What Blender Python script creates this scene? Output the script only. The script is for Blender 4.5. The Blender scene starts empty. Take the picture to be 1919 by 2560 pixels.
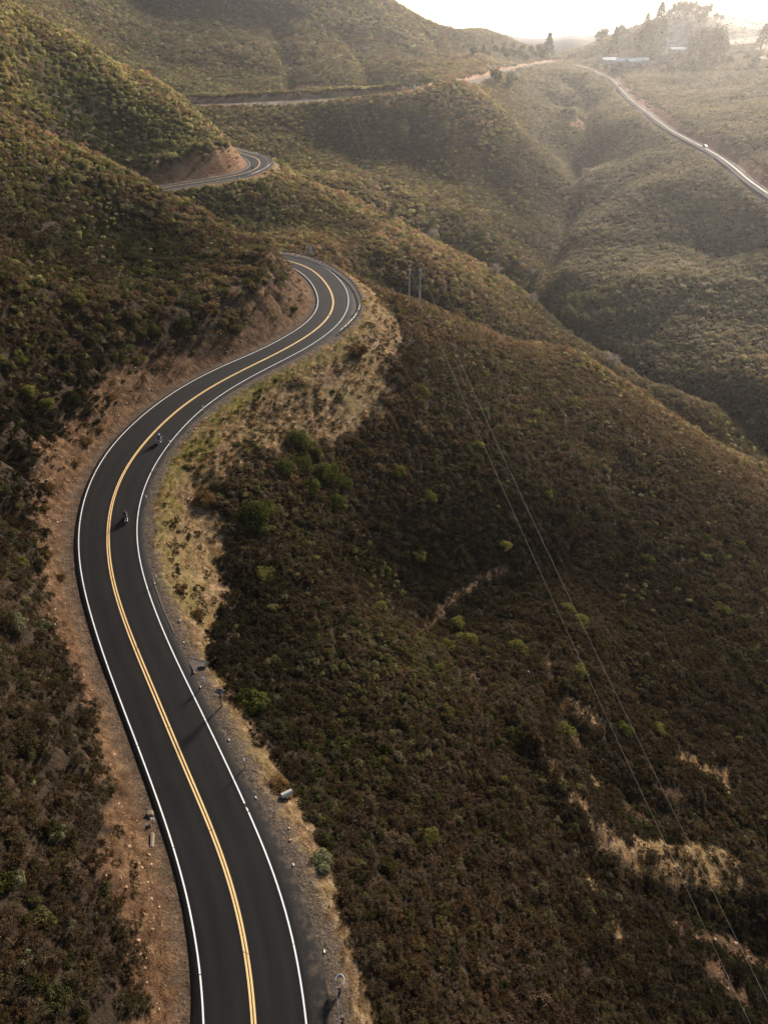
import bpy, bmesh, math, random
import numpy as np
from mathutils import Vector, Matrix

R = math.radians
rng = np.random.default_rng(11)
random.seed(5)
scene = bpy.context.scene
CAM_Z = 120.0            # metres above the valley datum

# ------------------------------------------------------------------ camera
PITCH, FOCAL = 34.0, 692.0
cam_data = bpy.data.cameras.new('camera')
cam = bpy.data.objects.new('camera', cam_data)
scene.collection.objects.link(cam)
cam.location = (0, 0, CAM_Z)
cam.rotation_euler = (R(90 - PITCH), 0, 0)
cam_data.sensor_fit = 'HORIZONTAL'
cam_data.sensor_width = 36.0
cam_data.lens = FOCAL / 767 * 36.0
cam_data.clip_start = 0.5
cam_data.clip_end = 20000
scene.camera = cam
scene.render.resolution_x, scene.render.resolution_y = 767, 1024

# ------------------------------------------------------------------ sky, sun, exposure
SUN_AZ, SUN_EL = 31.0, 23.0
world = bpy.data.worlds.new('World')
scene.world = world
world.use_nodes = True
wn = world.node_tree
bg = wn.nodes['Background']
sky = wn.nodes.new('ShaderNodeTexSky')
sky.sky_type = 'NISHITA'
sky.sun_disc = False
sky.sun_elevation = R(SUN_EL)
sky.sun_rotation = R(SUN_AZ)
sky.dust_density = 0.5
sky.air_density = 1.0
sky.ozone_density = 1.0
wn.links.new(sky.outputs[0], bg.inputs[0])
bg.inputs[1].default_value = 0.065
sun_data = bpy.data.lights.new('sun', 'SUN')
sun_data.energy = 5.0
sun_data.angle = R(10.0)
sun_data.color = (1.0, 0.87, 0.72)
sun = bpy.data.objects.new('sun', sun_data)
scene.collection.objects.link(sun)
sun_dir = Vector((math.sin(R(SUN_AZ)) * math.cos(R(SUN_EL)), math.cos(R(SUN_AZ)) * math.cos(R(SUN_EL)), math.sin(R(SUN_EL))))
sun.rotation_euler = sun_dir.to_track_quat('Z', 'Y').to_euler()
sun.location = (200, 400, 300)
vs = scene.view_settings
vs.view_transform = 'Standard'
vs.look = 'None'
vs.gamma = 1.0
vs.use_curve_mapping = False
vs.exposure = 1.14
scene.cycles.volume_bounces = 1
scene.cycles.max_bounces = 5
scene.cycles.diffuse_bounces = 2
scene.cycles.transmission_bounces = 3
scene.cycles.transparent_max_bounces = 4
scene.cycles.caustics_reflective = False
scene.cycles.caustics_refractive = False
scene.cycles.use_denoising = True

# ------------------------------------------------------------------ small helpers
def tag(o, label=None, cat=None, group=None, kind=None):
    if label: o['label'] = label
    if cat: o['category'] = cat
    if group: o['group'] = group
    if kind: o['kind'] = kind
    return o

def link(o, parent=None):
    scene.collection.objects.link(o)
    if parent is not None: o.parent = parent
    return o

def empty(name, loc=(0, 0, 0), rz=0.0):
    o = bpy.data.objects.new(name, None)
    o.empty_display_size = 0.3
    o.location = loc
    o.rotation_euler = (0, 0, rz)
    return link(o)

def mesh_obj(name, verts, faces, mats, parent=None, smooth=False, mi=None):
    me = bpy.data.meshes.new(name)
    me.from_pydata([tuple(v) for v in verts], [], faces)
    for m in (mats if isinstance(mats, (list, tuple)) else [mats]): me.materials.append(m)
    if mi is not None: me.polygons.foreach_set('material_index', mi)
    if smooth: me.polygons.foreach_set('use_smooth', [True] * len(me.polygons))
    me.update()
    return link(bpy.data.objects.new(name, me), parent)

class MB:
    """collects shapes for one mesh"""
    def __init__(s): s.v = []; s.f = []; s.m = []
    def add(s, vs_, fs_, mi=0):
        b = len(s.v); s.v += [tuple(v) for v in vs_]
        for f in fs_: s.f.append([i + b for i in f]); s.m.append(mi)
    def box(s, c, d, mi=0, rot=None, taper=1.0):
        hx, hy, hz = d[0] / 2, d[1] / 2, d[2] / 2
        pts = [Vector((sx * hx * (taper if sz > 0 else 1), sy * hy * (taper if sz > 0 else 1), sz * hz)) for sz in (-1, 1) for sy in (-1, 1) for sx in (-1, 1)]
        if rot is not None: pts = [rot @ p for p in pts]
        pts = [p + Vector(c) for p in pts]
        s.add(pts, [(0, 2, 3, 1), (4, 5, 7, 6), (0, 1, 5, 4), (1, 3, 7, 5), (3, 2, 6, 7), (2, 0, 4, 6)], mi)
    def tube(s, pts, rad, n=8, mi=0, caps=True):
        pts = [Vector(p) for p in pts]
        rads = rad if isinstance(rad, (list, tuple)) else [rad] * len(pts)
        rings = []
        for i, p in enumerate(pts):
            t = (pts[min(i + 1, len(pts) - 1)] - pts[max(i - 1, 0)]).normalized()
            a = Vector((0, 0, 1)) if abs(t.z) < 0.9 else Vector((1, 0, 0))
            u = t.cross(a).normalized(); w = t.cross(u)
            rings.append([p + (u * math.cos(2 * math.pi * k / n) + w * math.sin(2 * math.pi * k / n)) * rads[i] for k in range(n)])
        vv = [q for r_ in rings for q in r_]
        ff = [(i * n + k, i * n + (k + 1) % n, (i + 1) * n + (k + 1) % n, (i + 1) * n + k) for i in range(len(pts) - 1) for k in range(n)]
        if caps: ff += [tuple(range(n))[::-1], tuple((len(pts) - 1) * n + k for k in range(n))]
        s.add(vv, ff, mi)
    def torus(s, c, r1, r2, n=20, m=8, mi=0, axis='X'):
        vv = []
        for i in range(n):
            a = 2 * math.pi * i / n
            for k in range(m):
                b = 2 * math.pi * k / m
                rr = r1 + r2 * math.cos(b); q = r2 * math.sin(b)
                p = (q, rr * math.cos(a), rr * math.sin(a)) if axis == 'X' else (rr * math.cos(a), rr * math.sin(a), q)
                vv.append(Vector(p) + Vector(c))
        s.add(vv, [(i * m + k, ((i + 1) % n) * m + k, ((i + 1) % n) * m + (k + 1) % m, i * m + (k + 1) % m) for i in range(n) for k in range(m)], mi)
    def lathe(s, prof, c=(0, 0, 0), n=12, mi=0, axis='Z'):
        vv = []
        for r_, z in prof:
            for k in range(n):
                a = 2 * math.pi * k / n
                p = (r_ * math.cos(a), r_ * math.sin(a), z) if axis == 'Z' else (z, r_ * math.cos(a), r_ * math.sin(a))
                vv.append(Vector(p) + Vector(c))
        s.add(vv, [(i * n + k, i * n + (k + 1) % n, (i + 1) * n + (k + 1) % n, (i + 1) * n + k) for i in range(len(prof) - 1) for k in range(n)], mi)
    def prism(s, poly, y0, y1, mi=0):
        """poly in the XZ plane, extruded along Y"""
        n = len(poly)
        s.add([(p[0], y0, p[1]) for p in poly] + [(p[0], y1, p[1]) for p in poly],
              [tuple(range(n)), tuple(range(2 * n - 1, n - 1, -1))] + [(i, i + n, (i + 1) % n + n, (i + 1) % n) for i in range(n)], mi)
    def build(s, name, mats, parent=None, smooth=False):
        return mesh_obj(name, s.v, s.f, mats, parent, smooth, s.m)

def copy_tree(o, parent=None):
    c = o.copy(); scene.collection.objects.link(c); c.parent = parent
    for ch in list(o.children): copy_tree(ch, c)
    return c

# ------------------------------------------------------------------ materials
def mat(name, col, rough=0.8, metal=0.0, var=0.0, scale=3.0, bump=0.0, emit=None):
    m = bpy.data.materials.new(name); m.use_nodes = True
    nt = m.node_tree; b = nt.nodes['Principled BSDF']
    b.inputs['Base Color'].default_value = (*col, 1)
    b.inputs['Roughness'].default_value = rough
    b.inputs['Metallic'].default_value = metal
    b.inputs['Specular IOR Level'].default_value = 0.3
    tc = nt.nodes.new('ShaderNodeTexCoord')
    nz = nt.nodes.new('ShaderNodeTexNoise'); nz.inputs['Scale'].default_value = scale; nz.inputs['Detail'].default_value = 4
    nt.links.new(tc.outputs['Object'], nz.inputs['Vector'])
    mx = nt.nodes.new('ShaderNodeMix'); mx.data_type = 'RGBA'
    lo = [c * (1 - var) for c in col]; hi = [min(1, c * (1 + var)) for c in col]
    mx.inputs[6].default_value = (*lo, 1); mx.inputs[7].default_value = (*hi, 1)
    nt.links.new(nz.outputs[0], mx.inputs[0]); nt.links.new(mx.outputs[2], b.inputs['Base Color'])
    if bump:
        bp = nt.nodes.new('ShaderNodeBump'); bp.inputs['Strength'].default_value = bump
        nt.links.new(nz.outputs[0], bp.inputs['Height']); nt.links.new(bp.outputs[0], b.inputs['Normal'])
    return m

# ------------------------------------------------------------------ noise in numpy
def _hash(ix, iy, seed):
    h = (ix.astype(np.int64) * 374761393 + iy.astype(np.int64) * 668265263 + seed * 1442695041) & 0xffffffff
    h = ((h ^ (h >> 13)) * 1274126177) & 0xffffffff
    return ((h ^ (h >> 16)) & 0xffff) / 65535.0

def vnoise(x, y, seed=0):
    ix = np.floor(x); iy = np.floor(y); fx = x - ix; fy = y - iy
    fx = fx * fx * (3 - 2 * fx); fy = fy * fy * (3 - 2 * fy)
    a = _hash(ix, iy, seed); b = _hash(ix + 1, iy, seed); c = _hash(ix, iy + 1, seed); d = _hash(ix + 1, iy + 1, seed)
    return (a * (1 - fx) + b * fx) * (1 - fy) + (c * (1 - fx) + d * fx) * fy

def fbm(x, y, scale, octv=4, seed=0, rot=0.5):
    v = 0; amp = 1; tot = 0; x = x / scale; y = y / scale
    for k in range(octv):
        v = v + amp * (vnoise(x, y, seed + k) - 0.5); tot += amp
        x, y = (x * math.cos(rot) - y * math.sin(rot)) * 2.03 + 7.1, (x * math.sin(rot) + y * math.cos(rot)) * 2.03 + 3.7
        amp *= 0.5
    return v / tot * 2

def sstep(x, a, b):
    t = np.clip((x - a) / (b - a), 0, 1); return t * t * (3 - 2 * t)


# ------------------------------------------------------------------ the two roads as surveyed stations
# main road: x, y, z below the camera, left lane width, right lane width, right edge of the asphalt
MAIN_ROAD = np.array([(-4.50,-30.00,-59.50,3.70,3.70,4.90),(-4.62,-23.99,-59.43,3.70,3.70,4.90),(-4.76,-17.99,-59.35,3.70,3.70,4.90),(-5.03,-11.99,-59.27,3.70,3.70,4.90),(-5.49,-6.00,-59.18,3.70,3.70,4.92),(-6.12,-0.03,-59.07,3.67,3.70,5.05),(-6.87,5.93,-58.97,3.61,3.70,5.25),(-7.74,11.87,-58.85,3.55,3.71,5.45),(-8.69,17.81,-58.74,3.50,3.71,5.57),(-9.93,23.67,-58.61,3.55,3.68,5.55),(-12.01,29.28,-58.45,3.58,3.55,5.16),(-14.82,34.58,-58.23,3.44,3.46,4.62),(-17.99,39.68,-57.93,3.27,3.55,4.70),(-21.13,44.80,-57.52,3.25,3.55,4.74),(-24.22,49.95,-56.98,3.33,3.43,4.72),(-27.39,55.04,-56.33,3.32,3.43,4.72),(-30.45,60.21,-55.58,3.28,3.52,4.64),(-33.28,65.50,-54.78,3.32,3.58,4.56),(-35.58,71.04,-53.97,3.54,3.60,4.55),(-37.24,76.80,-53.21,3.78,3.68,4.64),(-38.19,82.72,-52.53,4.00,3.88,4.75),(-38.32,88.70,-51.97,4.32,3.99,4.85),(-37.60,94.65,-51.51,4.66,3.94,4.90),(-36.37,100.53,-51.17,4.72,3.84,4.90),(-34.72,106.29,-50.90,4.70,3.72,4.90),(-32.46,111.85,-50.70,4.76,3.59,4.90),(-29.63,117.14,-50.54,4.77,3.44,4.90),(-26.42,122.21,-50.41,4.58,3.32,4.90),(-23.03,127.17,-50.30,4.16,3.23,4.90),(-19.77,132.21,-50.20,4.00,3.32,4.90),(-16.89,137.47,-50.11,3.99,3.34,4.90),(-14.41,142.93,-50.04,3.82,3.24,4.90),(-12.69,148.67,-49.98,3.71,3.30,4.90),(-11.73,154.58,-49.92,3.61,3.31,4.90),(-11.62,160.57,-49.86,3.56,3.52,4.90),(-12.25,166.53,-49.80,3.53,3.80,4.90),(-13.43,172.41,-49.74,3.50,4.04,4.90),(-15.01,178.21,-49.69,3.44,4.10,4.90),(-16.92,183.90,-49.63,3.49,4.08,4.90),(-19.38,189.36,-49.56,3.50,4.00,4.90),(-22.70,194.30,-49.48,3.56,4.34,4.90),(-27.29,198.05,-49.37,3.62,5.06,5.41),(-32.59,200.84,-49.23,3.68,5.19,5.54),(-38.07,203.28,-49.06,3.70,4.81,5.16),(-43.60,205.64,-48.86,3.70,4.29,4.90),(-49.21,207.79,-48.62,3.70,3.84,4.90),(-54.85,209.85,-48.37,3.70,3.70,4.90),(-60.35,212.23,-48.09,3.70,3.70,4.90),(-65.61,215.12,-47.82,3.70,3.70,4.90),(-70.66,218.37,-47.55,3.70,3.70,4.90),(-75.46,221.98,-47.29,3.70,3.70,4.90),(-79.91,226.00,-47.04,3.70,3.70,4.90),(-83.95,230.43,-46.82,3.70,3.70,4.90),(-87.58,235.21,-46.60,3.70,3.70,4.90),(-90.65,240.35,-46.38,3.70,3.70,4.90),(-93.00,245.86,-46.16,3.70,3.70,4.90),(-94.52,251.65,-45.94,3.70,3.71,4.90),(-95.00,257.60,-45.72,3.70,3.96,4.90),(-94.30,263.53,-45.50,3.70,4.90,5.25),(-92.66,269.29,-45.29,3.69,6.16,6.51),(-90.41,274.86,-45.10,3.69,7.39,7.74),(-87.67,280.19,-44.91,3.69,8.10,8.45),(-84.22,285.07,-44.73,3.71,8.32,8.67),(-79.90,289.20,-44.56,3.97,7.88,8.23),(-75.34,293.11,-44.39,4.43,7.13,7.48),(-70.86,297.11,-44.22,4.66,6.65,7.00),(-66.51,301.24,-44.06,4.56,6.44,6.79),(-62.52,305.72,-43.89,4.09,6.05,6.40),(-58.98,310.56,-43.74,3.76,4.84,5.19),(-56.27,315.88,-43.59,3.69,3.99,4.90),(-54.64,321.63,-43.45,3.68,3.58,4.90),(-53.94,327.58,-43.33,4.00,3.65,4.90),(-53.98,333.57,-43.22,4.06,3.89,4.90),(-54.65,339.53,-43.11,4.34,3.83,4.90),(-55.85,345.41,-43.00,4.82,3.74,4.90),(-57.44,351.20,-42.89,5.11,3.82,4.90),(-59.88,356.62,-42.77,4.99,4.15,4.90),(-63.48,361.39,-42.65,4.59,4.85,5.20),(-66.97,366.26,-42.54,4.15,4.94,5.29),(-70.10,371.38,-42.43,3.80,4.16,4.90),(-73.19,376.53,-42.33,3.70,3.73,4.90),(-76.42,381.59,-42.23,3.70,3.69,4.90),(-79.94,386.45,-42.12,3.70,3.70,4.90),(-83.97,390.89,-42.02,3.70,3.70,4.90),(-88.70,394.53,-41.91,3.70,3.70,4.90),(-94.00,397.32,-41.81,3.70,3.70,4.90),(-99.55,399.59,-41.70,3.70,3.70,4.90),(-105.14,401.81,-41.60,3.70,3.70,4.90),(-110.58,404.33,-41.50,3.70,3.70,4.90),(-115.94,407.04,-41.41,3.70,3.70,4.90),(-121.29,409.77,-41.32,3.70,3.70,4.90),(-126.58,412.62,-41.22,3.70,3.70,4.90),(-131.74,415.69,-41.12,3.70,3.70,4.90),(-136.70,419.07,-41.00,3.70,3.70,4.90),(-141.42,422.78,-40.86,3.70,3.70,4.90),(-145.98,426.69,-40.71,3.70,3.70,4.90),(-150.35,430.81,-40.54,3.70,3.70,4.90),(-154.48,435.17,-40.37,3.70,3.70,4.90),(-158.30,439.79,-40.20,3.70,3.70,4.90),(-161.75,444.70,-40.03,3.70,3.70,4.90),(-164.79,449.88,-39.86,3.70,3.70,4.90),(-167.47,455.25,-39.70,3.70,3.70,4.90),(-169.82,460.77,-39.54,3.70,3.70,4.90),(-171.82,466.43,-39.38,3.70,3.70,4.90),(-173.45,472.21,-39.21,3.70,3.70,4.90),(-174.65,478.09,-39.03,3.70,3.70,4.90),(-175.33,484.05,-38.84,3.70,3.70,4.90),(-175.40,490.05,-38.64,3.70,3.70,4.90),(-174.94,496.03,-38.43,3.70,3.70,4.90),(-174.14,501.98,-38.23,3.70,3.70,4.90),(-173.18,507.91,-38.05,3.70,3.70,4.90),(-172.20,513.84,-37.88,3.70,3.70,4.90),(-171.35,519.78,-37.74,3.70,3.70,4.90),(-170.65,525.75,-37.62,3.70,3.70,4.90),(-170.02,531.72,-37.53,3.70,3.70,4.90),(-169.41,537.70,-37.44,3.70,3.70,4.90),(-168.77,543.67,-37.36,3.70,3.70,4.90),(-168.07,549.64,-37.29,3.70,3.70,4.90),(-167.28,555.59,-37.22,3.70,3.70,4.90),(-166.35,561.53,-37.15,3.70,3.70,4.90),(-165.24,567.43,-37.07,3.70,3.70,4.90),(-163.87,573.27,-36.98,3.70,3.70,4.90),(-162.13,579.02,-36.87,3.70,3.70,4.90),(-159.82,584.54,-36.73,3.70,3.70,4.90),(-156.56,589.52,-36.56,3.70,3.70,4.90),(-151.92,593.05,-36.37,3.70,3.70,4.90),(-146.19,594.31,-36.14,3.70,3.70,4.90),(-140.24,593.86,-35.91,3.70,3.70,4.90),(-134.40,592.51,-35.67,3.70,3.70,4.90),(-128.66,590.74,-35.43,3.70,3.70,4.90),(-122.96,588.82,-35.19,3.70,3.70,4.90),(-117.25,586.97,-34.96,3.70,3.70,4.90),(-111.46,585.41,-34.72,3.70,3.70,4.90),(-105.54,584.46,-34.48,3.70,3.70,4.90),(-99.55,584.03,-34.24,3.70,3.70,4.90),(-93.55,583.82,-34.00,3.70,3.70,4.90),(-87.54,583.78,-33.75,3.70,3.70,4.90),(-81.54,583.89,-33.51,3.70,3.70,4.90),(-75.54,584.13,-33.27,3.70,3.70,4.90),(-69.54,584.47,-33.03,3.70,3.70,4.90),(-63.55,584.96,-32.78,3.70,3.70,4.90),(-57.59,585.64,-32.54,3.70,3.70,4.90),(-51.63,586.45,-32.30,3.70,3.70,4.90),(-45.69,587.32,-32.06,3.70,3.70,4.90),(-39.74,588.17,-31.81,3.70,3.70,4.90),(-33.79,588.93,-31.55,3.70,3.70,4.90),(-27.80,589.40,-31.28,3.70,3.70,4.90),(-21.80,589.45,-31.00,3.70,3.70,4.90),(-15.80,589.28,-30.72,3.70,3.70,4.90),(-9.79,589.08,-30.43,3.70,3.70,4.90),(-3.79,589.06,-30.14,3.70,3.70,4.90),(2.20,589.40,-29.85,3.70,3.70,4.90),(8.13,590.32,-29.56,3.70,3.70,4.90),(13.85,592.07,-29.27,3.70,3.70,4.90),(19.15,594.82,-29.00,3.70,3.70,4.90),(23.89,598.47,-28.75,3.70,3.70,4.90),(28.11,602.74,-28.51,3.70,3.70,4.90),(31.89,607.39,-28.29,3.70,3.70,4.90),(35.32,612.32,-28.08,3.70,3.70,4.90),(38.48,617.42,-27.89,3.70,3.70,4.90),(41.42,622.66,-27.70,3.70,3.70,4.90),(44.21,627.98,-27.53,3.70,3.70,4.90),(46.87,633.36,-27.36,3.70,3.70,4.90),(49.45,638.79,-27.20,3.70,3.70,4.90),(51.97,644.24,-27.04,3.70,3.70,4.90),(54.47,649.71,-26.88,3.70,3.70,4.90),(56.97,655.17,-26.73,3.70,3.70,4.90),(59.50,660.61,-26.58,3.70,3.70,4.90),(62.06,666.05,-26.44,3.70,3.70,4.90),(64.54,671.52,-26.30,3.70,3.70,4.90),(66.93,677.03,-26.17,3.70,3.70,4.90),(69.22,682.58,-26.04,3.70,3.70,4.90),(71.44,688.17,-25.91,3.70,3.70,4.90),(73.58,693.78,-25.80,3.70,3.70,4.90),(75.66,699.41,-25.68,3.70,3.70,4.90),(77.68,705.07,-25.57,3.70,3.70,4.90),(79.66,710.74,-25.46,3.70,3.70,4.90),(81.60,716.42,-25.36,3.70,3.70,4.90),(83.51,722.12,-25.26,3.70,3.70,4.90),(85.40,727.82,-25.15,3.70,3.70,4.90),(87.26,733.53,-25.05,3.70,3.70,4.90),(89.11,739.25,-24.95,3.70,3.70,4.90),(90.96,744.96,-24.85,3.70,3.70,4.90),(92.80,750.68,-24.75,3.70,3.70,4.90),(94.66,756.39,-24.65,3.70,3.70,4.90),(96.52,762.11,-24.55,3.70,3.70,4.90),(98.38,767.82,-24.45,3.70,3.70,4.90),(100.22,773.54,-24.35,3.70,3.70,4.90),(102.01,779.27,-24.25,3.70,3.70,4.90),(103.76,785.02,-24.15,3.70,3.70,4.90),(105.48,790.77,-24.05,3.70,3.70,4.90),(107.17,796.53,-23.95,3.70,3.70,4.90),(108.85,802.30,-23.85,3.70,3.70,4.90),(110.50,808.08,-23.75,3.70,3.70,4.90),(112.15,813.85,-23.65,3.70,3.70,4.90),(113.78,819.63,-23.56,3.70,3.70,4.90),(115.42,825.41,-23.46,3.70,3.70,4.90),(117.06,831.19,-23.37,3.70,3.70,4.90),(118.71,836.97,-23.27,3.70,3.70,4.90),(120.37,842.74,-23.18,3.70,3.70,4.90),(122.04,848.51,-23.08,3.70,3.70,4.90),(123.74,854.27,-22.99,3.70,3.70,4.90),(125.46,860.03,-22.90,3.70,3.70,4.90),(127.21,865.77,-22.81,3.70,3.70,4.90),(129.00,871.51,-22.72,3.70,3.70,4.90),(130.82,877.23,-22.63,3.70,3.70,4.90),(132.69,882.94,-22.54,3.70,3.70,4.90),(134.59,888.64,-22.45,3.70,3.70,4.90),(136.52,894.33,-22.36,3.70,3.70,4.90),(138.47,900.01,-22.27,3.70,3.70,4.90),(140.44,905.68,-22.17,3.70,3.70,4.90),(142.43,911.35,-22.08,3.70,3.70,4.90),(144.44,917.01,-21.99,3.70,3.70,4.90),(146.46,922.67,-21.90,3.70,3.70,4.90),(148.50,928.32,-21.81,3.70,3.70,4.90),(150.55,933.96,-21.73,3.70,3.70,4.90),(152.62,939.60,-21.64,3.70,3.70,4.90),(154.71,945.24,-21.55,3.70,3.70,4.90),(156.80,950.87,-21.46,3.70,3.70,4.90),(158.91,956.49,-21.38,3.70,3.70,4.90),(161.02,962.11,-21.29,3.70,3.70,4.90),(163.15,967.73,-21.21,3.70,3.70,4.90),(165.29,973.35,-21.13,3.70,3.70,4.90),(167.43,978.96,-21.05,3.70,3.70,4.90),(169.59,984.56,-20.97,3.70,3.70,4.90),(171.75,990.17,-20.89,3.70,3.70,4.90),(173.92,995.77,-20.81,3.70,3.70,4.90),(176.09,1001.37,-20.74,3.70,3.70,4.90),(178.27,1006.97,-20.67,3.70,3.70,4.90),(180.45,1012.57,-20.60,3.70,3.70,4.90),(182.64,1018.16,-20.53,3.70,3.70,4.90),(184.82,1023.76,-20.46,3.70,3.70,4.90),(187.01,1029.35,-20.40,3.70,3.70,4.90),(189.18,1034.95,-20.34,3.70,3.70,4.90),(191.36,1040.55,-20.28,3.70,3.70,4.90),(193.53,1046.15,-20.23,3.70,3.70,4.90),(195.70,1051.75,-20.17,3.70,3.70,4.90),(197.88,1057.35,-20.12,3.70,3.70,4.90),(200.05,1062.95,-20.07,3.70,3.70,4.90),(202.23,1068.55,-20.02,3.70,3.70,4.90),(204.42,1074.14,-19.97,3.70,3.70,4.90),(206.62,1079.73,-19.93,3.70,3.70,4.90),(208.82,1085.32,-19.88,3.70,3.70,4.90),(211.03,1090.90,-19.84,3.70,3.70,4.90),(213.26,1096.48,-19.79,3.70,3.70,4.90),(215.49,1102.06,-19.75,3.70,3.70,4.90),(217.75,1107.63,-19.70,3.70,3.70,4.90),(220.02,1113.19,-19.66,3.70,3.70,4.90),(222.31,1118.74,-19.62,3.70,3.70,4.90),(224.62,1124.29,-19.57,3.70,3.70,4.90),(226.95,1129.82,-19.53,3.70,3.70,4.90),(229.32,1135.34,-19.49,3.70,3.70,4.90),(231.72,1140.85,-19.44,3.70,3.70,4.90),(234.15,1146.34,-19.40,3.70,3.70,4.90),(236.63,1151.81,-19.35,3.70,3.70,4.90),(239.16,1157.26,-19.30,3.70,3.70,4.90),(241.75,1162.68,-19.25,3.70,3.70,4.90),(244.42,1168.06,-19.20,3.70,3.70,4.90),(247.18,1173.40,-19.15,3.70,3.70,4.90),(250.05,1178.67,-19.10,3.70,3.70,4.90),(253.03,1183.89,-19.04,3.70,3.70,4.90),(256.11,1189.05,-18.98,3.70,3.70,4.90),(259.28,1194.15,-18.93,3.70,3.70,4.90),(262.52,1199.20,-18.87,3.70,3.70,4.90),(265.81,1204.23,-18.81,3.70,3.70,4.90),(269.10,1209.25,-18.75,3.70,3.70,4.90),(272.38,1214.29,-18.70,3.70,3.70,4.90),(275.60,1219.36,-18.64,3.70,3.70,4.90)])
GRADE_ROAD = np.array([(255.4,1107.7,-20.90),(255.9,1099.7,-21.44),(256.4,1091.7,-21.98),(257.0,1083.6,-22.51),(257.6,1075.6,-23.05),(258.1,1067.6,-23.59),(258.6,1059.6,-24.12),(259.1,1051.6,-24.65),(259.6,1043.6,-25.17),(260.0,1035.5,-25.68),(260.3,1027.5,-26.18),(260.5,1019.5,-26.67),(260.7,1011.5,-27.15),(260.8,1003.4,-27.62),(260.8,995.4,-28.08),(260.8,987.4,-28.53),(260.7,979.3,-28.97),(260.6,971.3,-29.42),(260.4,963.3,-29.88),(260.2,955.2,-30.36),(259.8,947.2,-30.86),(259.4,939.2,-31.38),(258.9,931.2,-31.93),(258.2,923.2,-32.50),(257.5,915.2,-33.11),(256.6,907.2,-33.74),(255.6,899.2,-34.39),(254.5,891.3,-35.04),(253.4,883.3,-35.71),(252.3,875.4,-36.36),(251.1,867.4,-37.01),(250.0,859.5,-37.64),(248.9,851.5,-38.25),(247.8,843.5,-38.84),(246.6,835.6,-39.42),(245.4,827.7,-39.98),(244.2,819.7,-40.53),(243.0,811.8,-41.08),(241.9,803.8,-41.62),(240.7,795.9,-42.17),(239.7,787.9,-42.72),(238.7,779.9,-43.28),(237.8,772.0,-43.84),(236.9,764.0,-44.42),(236.1,756.0,-45.00),(235.4,748.0,-45.58),(234.6,740.0,-46.18),(233.9,732.0,-46.77),(233.3,724.0,-47.38),(232.6,716.0,-48.00),(232.0,708.0,-48.62),(231.4,700.0,-49.26),(230.8,692.0,-49.91),(230.2,683.9,-50.57),(229.6,675.9,-51.25),(229.1,667.9,-51.93),(228.5,659.9,-52.62),(228.0,651.9,-53.32),(227.6,643.9,-54.00),(227.3,635.8,-54.68),(227.0,627.8,-55.34),(226.9,619.8,-55.98),(227.0,611.8,-56.60),(227.1,603.7,-57.21),(227.4,595.7,-57.80),(227.6,587.7,-58.37),(227.8,579.6,-58.94),(228.0,571.6,-59.51),(228.2,563.6,-60.07),(228.4,555.5,-60.64),(228.5,547.5,-61.23),(228.6,539.5,-61.84),(228.6,531.5,-62.48),(228.4,523.4,-63.17),(228.1,515.4,-63.91),(227.8,507.4,-64.70),(227.3,499.4,-65.53),(226.6,491.4,-66.39),(225.8,483.4,-67.27),(225.2,475.4,-68.15),(224.7,467.3,-69.02),(224.5,459.3,-69.87),(224.4,451.3,-70.72),(224.4,443.3,-71.59),(224.6,435.2,-72.49),(225.0,427.2,-73.43),(225.5,419.2,-74.41),(225.9,411.2,-75.41)])

MAIN_ROAD[:, 2] += CAM_Z
GRADE_ROAD[:, 2] += CAM_Z

def densify(A, step=2.0):
    s = np.r_[0, np.cumsum(np.hypot(np.diff(A[:, 0]), np.diff(A[:, 1])))]
    ss = np.arange(0, s[-1], step)
    B = np.stack([np.interp(ss, s, A[:, k]) for k in range(A.shape[1])], 1)
    for _ in range(3): B[1:-1] = 0.5 * B[1:-1] + 0.25 * (B[:-2] + B[2:])
    return B, ss

def frame_of(A):
    T = np.gradient(A[:, :2], axis=0); T /= np.linalg.norm(T, axis=1)[:, None]
    return T, np.stack([T[:, 1], -T[:, 0]], 1)

MR, MS = densify(MAIN_ROAD); MT, MN = frame_of(MR)
GR, GS = densify(GRADE_ROAD); GT, GN_ = frame_of(GR)
MR[:, 3] = np.clip(MR[:, 3], 3.2, 4.8); MR[:, 4] = np.clip(MR[:, 4], 3.2, 4.8)
# paved right edge: shoulder swells at the drain inlet, the bottom bend and round curve one
def bump_at(y, c, w, h, ymax=200): return h * np.exp(-((y - c) / w) ** 2)
_y = MR[:, 1]; _first = np.arange(len(MR)) < 130
MR[:, 5] = MR[:, 4] + 0.9 + bump_at(_y, 20, 15, 1.0) * _first + bump_at(_y, 157, 26, 1.6) * _first
MR[:, 5] += 0.18 * fbm(MS, MS * 0, 18, 3, 71)
ML_EDGE = MR[:, 3] + 0.55 + 0.15 * fbm(MS, MS * 0 + 9, 14, 3, 72) + bump_at(_y, 15, 9, 0.75) * _first

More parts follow.
